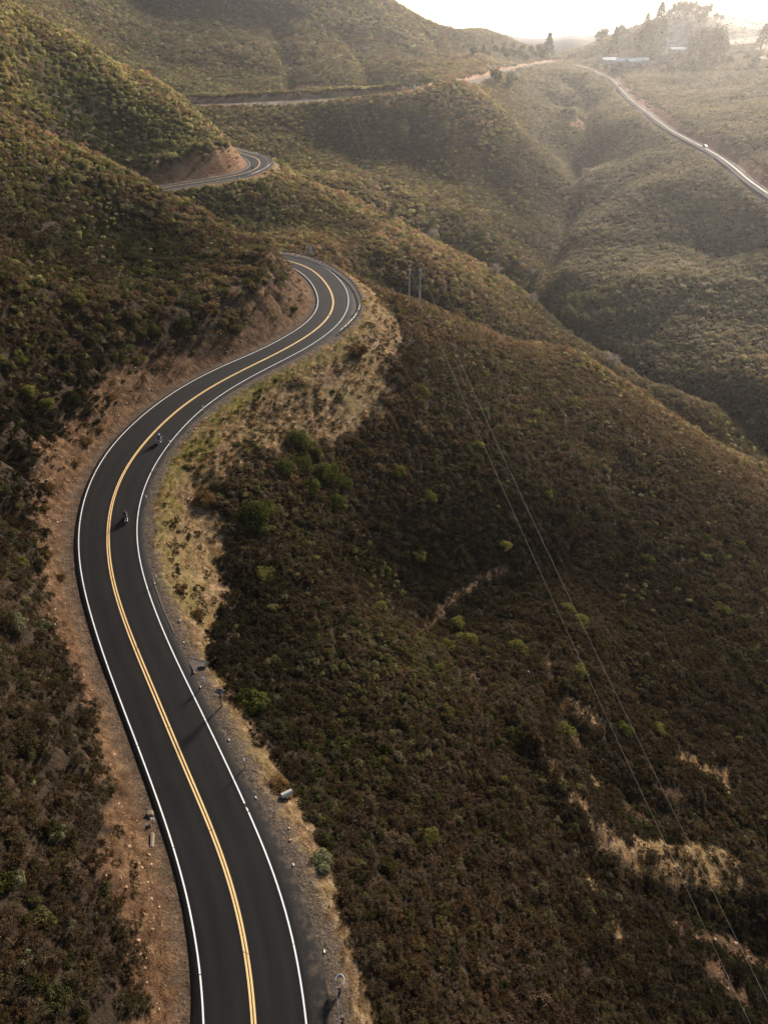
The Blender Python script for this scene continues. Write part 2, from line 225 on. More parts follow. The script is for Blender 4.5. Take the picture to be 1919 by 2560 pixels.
def nearest(x, y, A, T, N):
    """index of the nearest station, signed offset (right +), road height"""
    n = len(x); idx = np.zeros(n, int); dist = np.full(n, 1e9)
    co = A[::8, :2]
    far = np.full(n, 1e9)
    for k in range(0, n, 40000):
        sl = slice(k, k + 40000)
        far[sl] = np.sqrt(((x[sl, None] - co[None, :, 0]) ** 2 + (y[sl, None] - co[None, :, 1]) ** 2).min(1))
    near = np.where(far < 90)[0]
    for k in range(0, len(near), 12000):
        ii = near[k:k + 12000]
        d2 = (x[ii, None] - A[None, :, 0]) ** 2 + (y[ii, None] - A[None, :, 1]) ** 2
        j = d2.argmin(1); idx[ii] = j; dist[ii] = np.sqrt(d2[np.arange(len(ii)), j])
    dx = x - A[idx, 0]; dy = y - A[idx, 1]
    off = dx * N[idx, 0] + dy * N[idx, 1]
    al = dx * T[idx, 0] + dy * T[idx, 1]
    al = np.clip(al, -2, 2)
    g = np.gradient(A[:, 2]) / 2.0
    z = A[idx, 2] + al * g[idx]
    end = (idx == 0) | (idx == len(A) - 1)
    d = np.where(np.abs(off) > 0.01, off, 0.01)
    d = np.where(end, np.sign(d) * dist, d)
    d = np.where(dist > 1e8, 1e9, d)
    return idx, d, z

# height of the cut face on the inner side, by station
CUT_I = [0, 30, 52, 64, 78, 90, 100, 112, 126, 160, 195, 210, 232, 262, 300, 330, 400, 440, 520]
CUT_H = [2.2, 2.6, 3.0, 3.6, 5.0, 7.5, 9.5, 9.0, 6.0, 6.0, 8.0, 9.0, 8.0, 6.0, 3.2, 3.2, 4.0, 4.0, 3.0]

# ------------------------------------------------------------------ hill control points
# (u, v, depth): read off the slopes as seen from the camera and given their own distance
def cray(u, v):
    a = (u * 0.46259 - 383.5) / FOCAL; b = (512 - v * 0.46292) / FOCAL; p = R(PITCH)
    return np.array([a, math.cos(p) + b * math.sin(p), -math.sin(p) + b * math.cos(p)])
CTRL = [
 # near slope right of the road, row by row
 (1000,2200,56),(1300,2200,64.5),(1658,2200,76),(900,1800,69),(1200,1800,79),(1500,1800,90),(1658,1800,95),
 (900,1360,97),(1300,1360,118),(1658,1360,140),(600,1600,74),(1000,1600,84),(1300,1600,97),(1658,1600,114),
 (480,1000,107),(600,1000,113),(900,1000,133),(1200,1000,157),(1500,1000,187),(1640,1015,206),
 (560,1200,98),(800,1200,112),(1100,1200,130),(1400,1200,149),(1658,1200,168),
 (640,850,128),(750,800,141),(900,800,158),(1100,800,184),(1240,800,212),
 (850,680,167),(885,655,186),(1000,700,205),(1250,765,222),(1400,865,228),(1658,1015,222),
 # spur two right flank
 (900,560,268),(700,520,252),(800,580,262),(600,490,266),(700,460,290),(430,440,262),(1000,650,270),(1150,725,285),
 (870,492,330),(1100,602,345),(1180,690,336),(740,420,318),(980,550,338),
 # spur one, left of the road
 (500,490,186),(350,412,181),(200,335,176),(0,245,170),(560,630,141),(300,700,119),(500,600,149),(300,600,137),
 (100,600,117),(100,450,142),(300,500,161),(0,600,103),(100,800,104),(0,800,97),(200,820,110),(0,400,137),
 (0,1150,77),(80,1000,93),(0,1400,64),(100,1400,67.5),(0,1800,50),(200,1800,55),(200,2200,45.6),(0,2200,42),(100,1600,60),
 # spur two, its left face and crest
 (505,297,326),(440,250,324),(300,165,314),(200,105,306),(0,0,292),(100,200,255),(250,300,274),(0,100,244),(0,215,228),
 (400,310,288),(150,300,240),(100,270,222),
 # hill above the far road
 (500,100,660),(500,0,740),(840,0,870),(935,52,915),(1050,72,965),(1140,102,985),(700,100,690),(900,130,730),(300,0,720),
 (300,120,600),(700,20,760),(1000,105,850),
 # slope under the far road down to the creek
 (700,300,470),(900,350,470),(1000,450,430),(1150,300,590),(1100,200,715),(700,400,402),(1130,560,402),(450,262,470),(900,260,540),
 (560,330,440),(860,450,395),(1000,560,398),
 # creek
 (1155,640,383),(1200,540,430),(1235,450,500),(1255,340,600),(1280,220,720),
 # slope between the creek and the right hand road
 (1300,500,440),(1400,400,470),(1400,350,505),(1400,600,370),(1600,500,398),(1600,700,330),(1500,850,290),(1350,780,308),(1658,600,350),
 (1300,350,560),(1350,260,600),(1300,180,775),(1200,150,880),(1658,850,290),
 # above the right hand road and the hilltop
 (1600,300,480),(1500,200,700),(1658,330,455),(1658,150,700),(1500,150,800),(1400,150,860),(1480,28,960),(1658,52,950),
 (1380,62,1000),(1300,85,1040),(1600,80,880),(1450,95,920),(1658,220,560),(1400,120,900),(1560,35,955)]
CTRLW = [
 # parts of the valleys that the spurs hide, relative to the camera
 (20,245,-88),(70,252,-112),(-22,228,-66),(-60,240,-56),(110,235,-125),(150,225,-133),
 (10,392,-90),(60,385,-108),(-40,420,-78),(-90,450,-62),(-130,480,-52),
 (165,255,-137),(230,200,-150),(120,300,-122),(100,335,-117),(300,120,-165),
 (-125,195,4),(-170,220,26),(-150,130,-2),(-90,90,-18),(-120,40,-10),(-70,40,-30),(-60,0,-32),(-100,-60,-10),
 (-190,350,32),(-250,380,60),(-230,280,45),(-240,470,10),(-300,560,35),(-260,650,20),(-130,240,-22),(-105,270,-36),
 (10,0,-70),(60,0,-92),(30,-60,-85),(130,40,-125),(200,80,-150),(90,60,-106),
 (350,300,-95),(450,450,-40),(350,480,-38),(600,700,10),(500,900,5),(700,1100,60),
 (-200,1000,110),(-350,800,90),(-100,1150,70),(60,1200,10),(150,1300,-25),(-300,1300,60),
 (500,1350,5),(380,1400,-30),(240,1350,-40),(240,1500,-90),(700,1500,-60),(-200,1600,-60),(0,1500,-60),(1000,1200,60),(900,600,20),
 (700,200,-80),(-600,600,100),(-500,200,60)]

_C = [cray(u, v) * t + np.array([0, 0, CAM_Z]) for u, v, t in CTRL]
_C += [np.array([x, y, z + CAM_Z]) for x, y, z in CTRLW]
_k = np.arange(6, len(MR) - 4, 9)
_C += [np.array([MR[i, 0] + MN[i, 0] * 0.5, MR[i, 1] + MN[i, 1] * 0.5, MR[i, 2] - 0.1]) for i in _k]
_k = np.arange(2, len(GR) - 2, 11)
_C += [np.array([GR[i, 0], GR[i, 1], GR[i, 2] - 0.1]) for i in _k]
_C = np.array(_C)

def _tps_k(r2): return 0.5 * r2 * np.log(r2 + 1e-6)
_S = 100.0
_P = _C[:, :2] / _S
_n = len(_P)
_K = _tps_k(((_P[:, None] - _P[None]) ** 2).sum(2)) + np.eye(_n) * 0.0025
_Q = np.c_[np.ones(_n), _P]
_sol = np.linalg.solve(np.block([[_K, _Q], [_Q.T, np.zeros((3, 3))]]), np.r_[_C[:, 2], 0, 0, 0])

def base_h(x, y):
    out = np.empty(len(x)); px = x / _S; py = y / _S
    for k in range(0, len(x), 20000):
        sl = slice(k, k + 20000)
        K = _tps_k((px[sl, None] - _P[None, :, 0]) ** 2 + (py[sl, None] - _P[None, :, 1]) ** 2)
        out[sl] = K @ _sol[:_n] + _sol[_n] + _sol[_n + 1] * px[sl] + _sol[_n + 2] * py[sl]
    return out

def crease(x, y, pts, w, h):
    """ridge (h > 0) or gully (h < 0) along a line on the ground"""
    best = np.full(len(x), 1e9)
    for (x1, y1), (x2, y2) in zip(pts[:-1], pts[1:]):
        t = np.clip(((x - x1) * (x2 - x1) + (y - y1) * (y2 - y1)) / ((x2 - x1) ** 2 + (y2 - y1) ** 2), 0, 1)
        best = np.minimum(best, (x - x1 - t * (x2 - x1)) ** 2 + (y - y1 - t * (y2 - y1)) ** 2)
    return h * np.exp(-np.sqrt(best) / w) if h < 0 else h * np.exp(-best / (w * w))
_cr = [cray(u, v) * t for u, v, t in ((1240, 190, 790), (1280, 220, 720), (1255, 340, 600), (1235, 450, 500), (1200, 540, 430), (1155, 640, 383))]
CREASES = [([(17, 62), (20.7, 56), (23.7, 51), (26, 48), (32, 45), (43, 48), (51, 43)], 3.2, 1.5),
           ([(12, 68), (17, 54), (21, 44), (28, 38), (40, 33), (52, 30)], 3.0, -1.3), ([(25, 68), (29, 57), (37, 53), (48, 56), (62, 50)], 3.0, -1.4),
           ([(30, 108), (20, 90), (8, 76), (10, 66)], 5, -2.4), ([(60, 150), (50, 120), (42, 95), (40, 75)], 7, -3.0), ([(-8, 112), (2, 95), (6, 80)], 6, -2.2),
           ([(c_[0], c_[1]) for c_ in _cr] + [(104, 330), (120, 290), (165, 250)], 9, -13.0),
           ([(195, 420), (165, 365), (130, 330)], 7, -2.5), ([(215, 640), (185, 600), (165, 560)], 9, -4),
           ([(40, 600), (75, 520), (110, 480)], 10, -2.5), ([(-40, 560), (-10, 480), (10, 420)], 12, -4), ([(60, 700), (110, 650), (150, 620)], 10, -6),
           ([(-40, 900), (-20, 800), (-10, 700)], 16, -9), ([(60, 1000), (60, 900), (70, 800)], 16, -8), ([(-120, 900), (-90, 780), (-80, 680)], 16, -9),
           ([(-85, 200), (-62, 165), (-50, 140)], 6, -3), ([(-110, 180), (-85, 140), (-68, 120)], 7, -3), ([(-150, 340), (-120, 315), (-95, 300)], 8, -4), ([(-135, 380), (-105, 350)], 7, -3)]

def ground(x, y, full=False):
    """terrain height and the masks that go with it"""
    x = np.atleast_1d(np.asarray(x, float)); y = np.atleast_1d(np.asarray(y, float))
    z = base_h(x, y)
    mi, md, mz = nearest(x, y, MR, MT, MN)
    gi, gd, gz = nearest(x, y, GR, GT, GN_)
    am = np.abs(md); ag = np.abs(gd)
    fade = sstep(np.minimum(am, ag), 4, 45)
    dist = np.hypot(x, y)
    nz = fbm(x, y, 46, 3, 3) * (2.2 + 1.8 * sstep(dist, 250, 700)) + fbm(x, y, 14, 3, 9) * 0.9
    z = z + nz * fade
    for pts_, w_, h_ in CREASES: z = z + crease(x, y, pts_, w_, h_) * fade
    z = z + np.abs(fbm(x, y, 5.5, 3, 21)) * 0.5 * sstep(np.minimum(am, ag), 5, 14)
    # far ground settles to a plain beyond the hills
    z = np.where(y > 1500, z * (1 - sstep(y, 1500, 2300)) + 40 * sstep(y, 1500, 2300), z)
    z = np.clip(z, -90, 235)
    # road corridors: bench, cut slope above, fill slope below
    out = {}
    lw = np.where(md < 0, ML_EDGE[mi] + 1.15, MR[mi, 5] + 0.6)
    rough = fbm(x, y, 3.2, 4, 33)
    rill = fbm(MS[mi] + 1000, am * 0.25, 2.6, 3, 55)
    e = np.maximum(am - lw, 0)
    bed = mz - 0.06
    # the hill stands above the cut on the inner side of the road
    hc = np.interp(mi, CUT_I, CUT_H) * (1 + 0.35 * fbm(MS[mi], MS[mi] * 0, 9, 2, 88))
    up_ = bed + np.minimum(1.25 * e, hc) + 0.05 * e
    z = np.where((md < 0) & (am < 45), np.maximum(z, up_ * (1 - sstep(e, 9, 30)) + z * sstep(e, 9, 30)), z)
    cutk = 1.3 + 0.4 * rill * (1 - sstep(e, 6, 14))
    hi = bed + cutk * e + (0.75 * rough + 0.35 * np.abs(fbm(x, y, 1.9, 3, 35))) * sstep(e, 0.3, 2.5) + 0.6 * np.maximum(e - 14, 0)
    lo = bed - 0.62 * np.maximum(e - 0.8, 0) + 0.25 * rough * sstep(e, 0.5, 3)
    on = am < 60
    cut = on & (z > hi); fill = on & (z < lo)
    depth_cut = np.where(on, z - hi, 0)
    z = np.where(cut, hi, z); z = np.where(fill, lo, z)
    z = np.where(am < lw, bed, z)
    lg = np.full_like(x, 4.6)
    e2 = np.maximum(ag - lg, 0)
    hi2 = gz - 0.2 + 0.8 * e2 + 0.3 * rough * sstep(e2, 0.3, 3); lo2 = gz - 0.2 - 0.6 * e2
    on2 = ag < 50
    cut2 = on2 & (z > hi2); fill2 = on2 & (z < lo2)
    z = np.where(cut2, hi2, z); z = np.where(fill2, lo2, z); z = np.where(ag < lg, gz - 0.2, z)
    if not full: return z
    out = dict(z=z, md=md, mi=mi, gd=gd, gi=gi, cut=cut, cut2=cut2, fill=fill | fill2, e=e, e2=e2, dc=depth_cut, lw=lw)
    return out

def hit(u, v, tmin=30, tmax=1700):
    """the first ground point along a ray from the camera"""
    d = cray(u, v); t = tmin * (tmax / tmin) ** np.linspace(0, 1, 500)
    P = d[None] * t[:, None]; P[:, 2] += CAM_Z
    g = ground(P[:, 0], P[:, 1]) - P[:, 2]
    k = np.where(g > 0)[0]
    if len(k) == 0: return None
    k = k[0]
    if k == 0: return Vector(P[0])
    f = -g[k - 1] / (g[k] - g[k - 1]); q = P[k - 1] + (P[k] - P[k - 1]) * f
    return Vector((q[0], q[1], float(ground([q[0]], [q[1]])[0])))


# ------------------------------------------------------------------ terrain sheet
def axis(segs):
    out = [segs[0][0]]
    for a, b, s0, s1 in segs:
        p = a; L = b - a
        while p < b - 1e-6:
            s = s0 + (s1 - s0) * (p - a) / L
            p = min(b, p + s)
            out.append(p)
    return np.array(out)
XS = axis([(-6000, -900, 600, 90), (-900, -200, 40, 5), (-200, -62, 4, 0.9), (-62, 42, 0.8, 0.8), (42, 260, 0.9, 4), (260, 900, 4, 16), (900, 6000, 60, 600)])
YS = axis([(-2500, -120, 500, 30), (-120, 6, 12, 0.9), (6, 200, 0.8, 0.8), (200, 400, 0.9, 1.8), (400, 900, 1.9, 5), (900, 1400, 5, 12), (1400, 9000, 20, 500)])
GX, GY = np.meshgrid(XS, YS)
gx, gy = GX.ravel(), GY.ravel()
G = ground(gx, gy, True)
print('terrain', len(XS), len(YS), len(gx))
# ---- where the ground is bare: verges, cut faces, trails and clearings
_verge = [(712,2200,3.0),(700,2050,2.2),(640,1900,2.4),(590,1800,2.7),(550,1700,3.0),(520,1600,2.3),(480,1500,2.5),(440,1420,2.7),
          (400,1350,4.0),(360,1280,7.5),(322,1200,9.0),(315,1100,8.2),(325,1000,8.6),(380,930,8.6),(440,880,11.5),(520,830,13.5),
          (600,790,16.0),(680,755,14.0),(740,715,9.5),(765,670,9.0),(765,620,7.0),(730,580,4.0),(680,550,2.6),(640,541,2.2)]
_vi, _vw = [], []
for u, v, w in _verge:
    q = hit(u, v)
    _vi.append(int(((MR[:160, 0] - q.x) ** 2 + (MR[:160, 1] - q.y) ** 2).argmin())); _vw.append(w)
_o = np.argsort(_vi); _vi = list(np.array(_vi)[_o]) + [150, 200, 212, 240, 262, 290, 410, 450, 520]; _vw = list(np.array(_vw)[_o]) + [2.0, 2.0, 4.5, 4.0, 2.0, 7.0, 8.0, 3.0, 2.0]
_bare = [  # u1, v1, u2, v2, radius, kind 0 straw 1 brown dirt 2 red earth
 (1105,1222,1040,1243,.7,1),(1040,1243,975,1295,.6,1),(975,1295,925,1345,.6,1),(925,1345,903,1365,.8,1),
 (1010,1440,1045,1490,.8,1),(1180,1420,1190,1470,1.1,1),(1215,1515,1290,1560,1.5,0),(1240,1590,1250,1612,1.2,0),
 (1185,1640,1215,1690,.6,0),(1245,1725,1290,1790,1.2,0),(1285,1690,1302,1712,.9,0),(1350,1740,1400,1775,.9,1),
 (1290,1790,1370,1870,1.7,0),(1400,1832,1560,1850,2.2,0),(1440,1870,1590,1900,2.0,0),(1380,1860,1440,1900,1.8,0),
 (1262,1890,1290,1925,.8,0),(1330,2005,1338,2025,.7,0),(1480,1640,1560,1665,1.3,0),(1550,1670,1582,1725,1.1,0),
 (1450,1990,1658,2080,1.4,1),(1540,2090,1610,2170,1.3,1),(1600,1195,1658,1240,1.3,0),(1420,1700,1470,1720,.9,1),
 (890,492,935,500,2.2,1),(1236,268,1262,274,6,2),(632,192,680,186,7,2),(1125,572,1150,580,1.6,0),
 (1395,153,1658,151,5.0,1),(1290,142,1420,142,20,1),(1560,128,1658,100,8,0),(1120,555,1128,562,1.5,0)]
_caps = []
for u1, v1, u2, v2, r_, kd in _bare:
    a, b = hit(u1, v1), hit(u2, v2)
    if a is not None and b is not None: _caps.append((a.x, a.y, b.x, b.y, r_, kd))

def bare_masks(x, y, g):
    """0..1 masks: cut earth, straw grass, green fringe, gravel, red earth; and total bareness"""
    mi, md = g['mi'], g['md']; am = np.abs(md)
    n1 = fbm(x, y, 4.5, 3, 61); n2 = fbm(x, y, 1.6, 3, 62)
    e = g['e']
    on = am < 60
    # verge on the valley side
    w = np.interp(mi, _vi, _vw) * (1 + 0.38 * n1 + 0.2 * n2)
    verge = on & (md > 0) & (e < w)
    hc = np.interp(mi, [0, 20, 27, 33, 37, 46, 54, 62, 70, 79, 86, 95, 106, 114, 126, 160, 195, 210, 232, 262, 300, 400, 520], [2.8, 3.4, 3.2, 4.6, 2.0, 2.2, 4.0, 5.4, 6.0, 6.6, 8.5, 12, 11.5, 9, 6, 6, 10, 12, 11, 6, 4.5, 5, 3])
    wl = hc / 1.35 * .68 * (1 + 0.9 * n1 + 0.6 * n2) + 0.6
    cutm = (on & (md < 0) & (e < wl)).astype(float)
    cutm = np.maximum(cutm, (on & (md > 0) & g['cut'] & (e < 9)).astype(float))
    straw = verge.astype(float)
    grav = (on & (e < np.where(md > 0, 0.8 + 0.6 * n2, 0.05))).astype(float) * np.where(md > 0, 1, .55)
    ge = g['e2']; gon = np.abs(g['gd']) < 50
    cutm = np.maximum(cutm, (gon & (g['gd'] < 0) & (ge < 9.0 * (1 + 0.6 * n1))).astype(float))
    straw = np.maximum(straw, (gon & (g['gd'] > 0) & (ge < 3.5 * (1 + 0.6 * n1))).astype(float))
    grav = np.maximum(grav, (gon & (ge < 1.2)).astype(float))
    fr = sstep(np.interp(mi, [60, 74, 84, 94, 104, 120], [0, .8, 1.6, 1.0, 0.3, 0]), 0, 1) if False else np.interp(mi, [44, 56, 66, 84, 92, 100, 112], [0, .5, 1, 1, .6, .25, 0])
    green = np.where(verge & (e > 0.8) & (e < 3.4 + 2.0 * n1), fr * (0.75 + n2), 0)
    red = np.zeros_like(x)
    for x1, y1, x2, y2, r_, kd in _caps:
        L2 = max((x2 - x1) ** 2 + (y2 - y1) ** 2, 1e-6)
        t = np.clip(((x - x1) * (x2 - x1) + (y - y1) * (y2 - y1)) / L2, 0, 1)
        d = np.hypot(x - x1 - t * (x2 - x1), y - y1 - t * (y2 - y1))
        ns = 0.12 if r_ < .75 else 1.0
        m = (d < r_ * (.8 if r_ < 3 else 1) * (1 + ns * (0.6 * n1 + 0.5 * n2)) + (.15 if r_ < .75 else 0)).astype(float)
        if kd == 0: straw = np.maximum(straw, m)
        elif kd == 1: cutm = np.maximum(cutm, m * 0.75)
        else: red = np.maximum(red, m); cutm = np.maximum(cutm, m)
    top = sstep(g['z'] - CAM_Z + 14 * fbm(x, y, 60, 3, 77), -12, -5) * ((x > 330) & (y > 820) & (x / (y + 1) > .335))
    straw = np.maximum(straw, top)
    top = np.maximum(top, (verge & (mi > 285)) * .55)
    red = np.maximum(red, (gon & (g['gd'] < 0) & (ge < 10)).astype(float) * 0.8)
    bare = np.maximum(np.maximum(cutm, straw), grav)
    bare = np.where((am < g['lw'] + 0.6) | (np.abs(g['gd']) < 6), 1.0, bare)
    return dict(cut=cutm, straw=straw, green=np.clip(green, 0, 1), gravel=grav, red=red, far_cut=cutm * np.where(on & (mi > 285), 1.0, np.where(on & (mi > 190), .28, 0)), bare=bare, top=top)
M = bare_masks(gx, gy, G)

def build_grid(name, z, mats):
    nx, ny = len(XS), len(YS)
    me = bpy.data.meshes.new(name)
    co = np.stack([gx, gy, z], 1).astype(np.float32)
    i = np.arange(nx * ny).reshape(ny, nx)
    q = np.stack([i[:-1, :-1], i[:-1, 1:], i[1:, 1:], i[1:, :-1]], 2).reshape(-1, 4)
    me.vertices.add(nx * ny); me.vertices.foreach_set('co', co.ravel())
    me.loops.add(q.size); me.loops.foreach_set('vertex_index', q.ravel().astype(np.int32))
    me.polygons.add(len(q)); me.polygons.foreach_set('loop_start', np.arange(0, q.size, 4, dtype=np.int32))
    me.polygons.foreach_set('use_smooth', np.ones(len(q), bool))
    me.materials.append(mats)
    me.update(calc_edges=True); me.validate()
    return link(bpy.data.objects.new(name, me))

# ------------------------------------------------------------------ ground material
def nd(nt, t, **kw):
    n = nt.nodes.new(t)
    for k, v in kw.items(): setattr(n, k, v)
    return n
def noise(nt, vec, scale, detail=4, rough=.55):
    n = nd(nt, 'ShaderNodeTexNoise'); n.inputs['Scale'].default_value = scale; n.inputs['Detail'].default_value = detail; n.inputs['Roughness'].default_value = rough
    nt.links.new(vec, n.inputs['Vector']); return n.outputs[0]
def ramp(nt, fac, stops):
    n = nd(nt, 'ShaderNodeValToRGB'); cr = n.color_ramp
    while len(cr.elements) < len(stops): cr.elements.new(0.5)
    for e_, (p, c) in zip(cr.elements, stops): e_.position = p; e_.color = (*c, 1)
    nt.links.new(fac, n.inputs[0]); return n.outputs[0]
def mixc(nt, fac, a, b, blend='MIX'):
    n = nd(nt, 'ShaderNodeMix', data_type='RGBA', blend_type=blend)
    for s, i in ((fac, 0), (a, 6), (b, 7)):
        if isinstance(s, (int, float)): n.inputs[i].default_value = s
        elif isinstance(s, tuple): n.inputs[i].default_value = (*s, 1)
        else: nt.links.new(s, n.inputs[i])
    return n.outputs[2]
def attr(nt, name, typ='GEOMETRY'):
    n = nd(nt, 'ShaderNodeAttribute', attribute_name=name, attribute_type=typ); return n
def math_(nt, op, a, b):
    n = nd(nt, 'ShaderNodeMath', operation=op)
    for s, i in ((a, 0), (b, 1)):
        if isinstance(s, (int, float)): n.inputs[i].default_value = s
        else: nt.links.new(s, n.inputs[i])
    return n.outputs[0]

gm = bpy.data.materials.new('hillside_earth'); gm.use_nodes = True
nt = gm.node_tree; pb = nt.nodes['Principled BSDF']; pb.inputs['Roughness'].default_value = 0.95; pb.inputs['Specular IOR Level'].default_value = 0.1
pos = nd(nt, 'ShaderNodeNewGeometry').outputs['Position']
n_big, n_mid, n_fine = noise(nt, pos, .12, 5), noise(nt, pos, .9, 6, .65), noise(nt, pos, 5.0, 6, .7)
soil = ramp(nt, n_mid, [(.3, (.018, .013, .009)), (.55, (.038, .026, .017)), (.75, (.075, .05, .032))])
earth = ramp(nt, n_mid, [(.3, (.038, .022, .013)), (.5, (.085, .050, .028)), (.72, (.20, .125, .072))])
earth = mixc(nt, .7, earth, ramp(nt, n_fine, [(.3, (.25, .22, .2)), (.5, (.9, .85, .8)), (.72, (1.5, 1.4, 1.25))]), 'MULTIPLY')
straw_c = ramp(nt, n_mid, [(.32, (.08, .05, .028)), (.5, (.165, .108, .06)), (.7, (.42, .30, .18))])
straw_c = mixc(nt, .6, straw_c, ramp(nt, n_fine, [(.3, (.4, .38, .35)), (.5, (.9, .9, .85)), (.7, (1.35, 1.3, 1.2))]), 'MULTIPLY')
straw_c = mixc(nt, ramp(nt, n_big, [(.45, (0, 0, 0)), (.62, (.6, .6, .6))]), straw_c, (.16, .125, .05))
green_c = ramp(nt, n_fine, [(.3, (.06, .055, .012)), (.6, (.16, .13, .03)), (.8, (.26, .17, .06))])
grav_c = ramp(nt, n_fine, [(.3, (.04, .03, .022)), (.5, (.09, .068, .05)), (.75, (.2, .16, .12))])
red_c = ramp(nt, n_mid, [(.3, (.14, .05, .03)), (.7, (.30, .12, .07))])
c = mixc(nt, attr(nt, 'cut').outputs['Fac'], soil, earth)
c = mixc(nt, attr(nt, 'far_cut').outputs['Fac'], c, ramp(nt, n_big, [(.35, (.30, .14, .08)), (.6, (.52, .30, .17))]))  # paler far dirt, with sunlight put into the colour of shaded cuts
c = mixc(nt, attr(nt, 'straw').outputs['Fac'], c, straw_c)
c = mixc(nt, attr(nt, 'green').outputs['Fac'], c, green_c)
c = mixc(nt, attr(nt, 'top').outputs['Fac'], c, ramp(nt, n_big, [(.35, (.30, .22, .15)), (.6, (.62, .50, .38))]))
c = mixc(nt, attr(nt, 'gravel').outputs['Fac'], c, grav_c)
c = mixc(nt, attr(nt, 'red').outputs['Fac'], c, red_c)
nt.links.new(c, pb.inputs['Base Color'])
bp = nd(nt, 'ShaderNodeBump'); bp.inputs['Strength'].default_value = 0.9; bp.inputs['Distance'].default_value = 0.6
nt.links.new(math_(nt, 'ADD', n_mid, math_(nt, 'MULTIPLY', n_fine, .45)), bp.inputs['Height']); nt.links.new(bp.outputs[0], pb.inputs['Normal'])

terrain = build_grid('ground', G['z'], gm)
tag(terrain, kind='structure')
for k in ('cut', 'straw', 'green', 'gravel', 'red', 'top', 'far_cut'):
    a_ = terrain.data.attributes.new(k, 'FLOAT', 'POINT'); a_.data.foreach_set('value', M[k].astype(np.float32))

# ------------------------------------------------------------------ roads
def ribbon(name, A, N, S_, cols, m, dz=0.0, i0=0, i1=None, kind='structure', vals=None):
    """cols: list of (offset array, dz) across the road, swept along the stations; UV = (across, along) in metres"""
    i1 = i1 or len(A); nc = len(cols); vs_ = []; uv = []
    for k in range(i0, i1):
        for off, z_ in cols:
            o = off[k] if hasattr(off, '__len__') else off
            vs_.append((A[k, 0] + N[k, 0] * o, A[k, 1] + N[k, 1] * o, A[k, 2] + z_ + dz)); uv.append((o, S_[k]))
    fs_ = [(k * nc + j, k * nc + j + 1, (k + 1) * nc + j + 1, (k + 1) * nc + j) for k in range(i1 - i0 - 1) for j in range(nc - 1)]
    ob = mesh_obj(name, vs_, fs_, m, smooth=True)
    ul = ob.data.uv_layers.new(name='UVMap')
    li = np.empty(len(ob.data.loops), np.int32); ob.data.loops.foreach_get('vertex_index', li)
    ul.data.foreach_set('uv', np.array(uv, np.float32)[li].ravel())
    if kind: ob['kind'] = kind
    return ob

def dense_road(A, S_, extra, step=0.5):
    ss = np.arange(S_[0], S_[-1], step)
    B = np.stack([np.interp(ss, S_, A[:, k]) for k in range(A.shape[1])], 1)
    for _ in range(12): B[1:-1, :3] = 0.5 * B[1:-1, :3] + 0.25 * (B[:-2, :3] + B[2:, :3])
    return B, ss, [np.interp(ss, S_, x) for x in extra]
DR, DS, (DLE,) = dense_road(MR, MS, [ML_EDGE], 1.0)
DT, DN = frame_of(DR)
edge_wob = 0.07 * fbm(DS, DS * 0, 3.0, 3, 5)
DRE = DR[:, 5] + edge_wob
DLE = DLE + 0.05 * fbm(DS, DS * 0 + 40, 3.0, 3, 6)
FR, FS, _x = dense_road(GR, GS, [], 3.0); FT, FN = frame_of(FR)

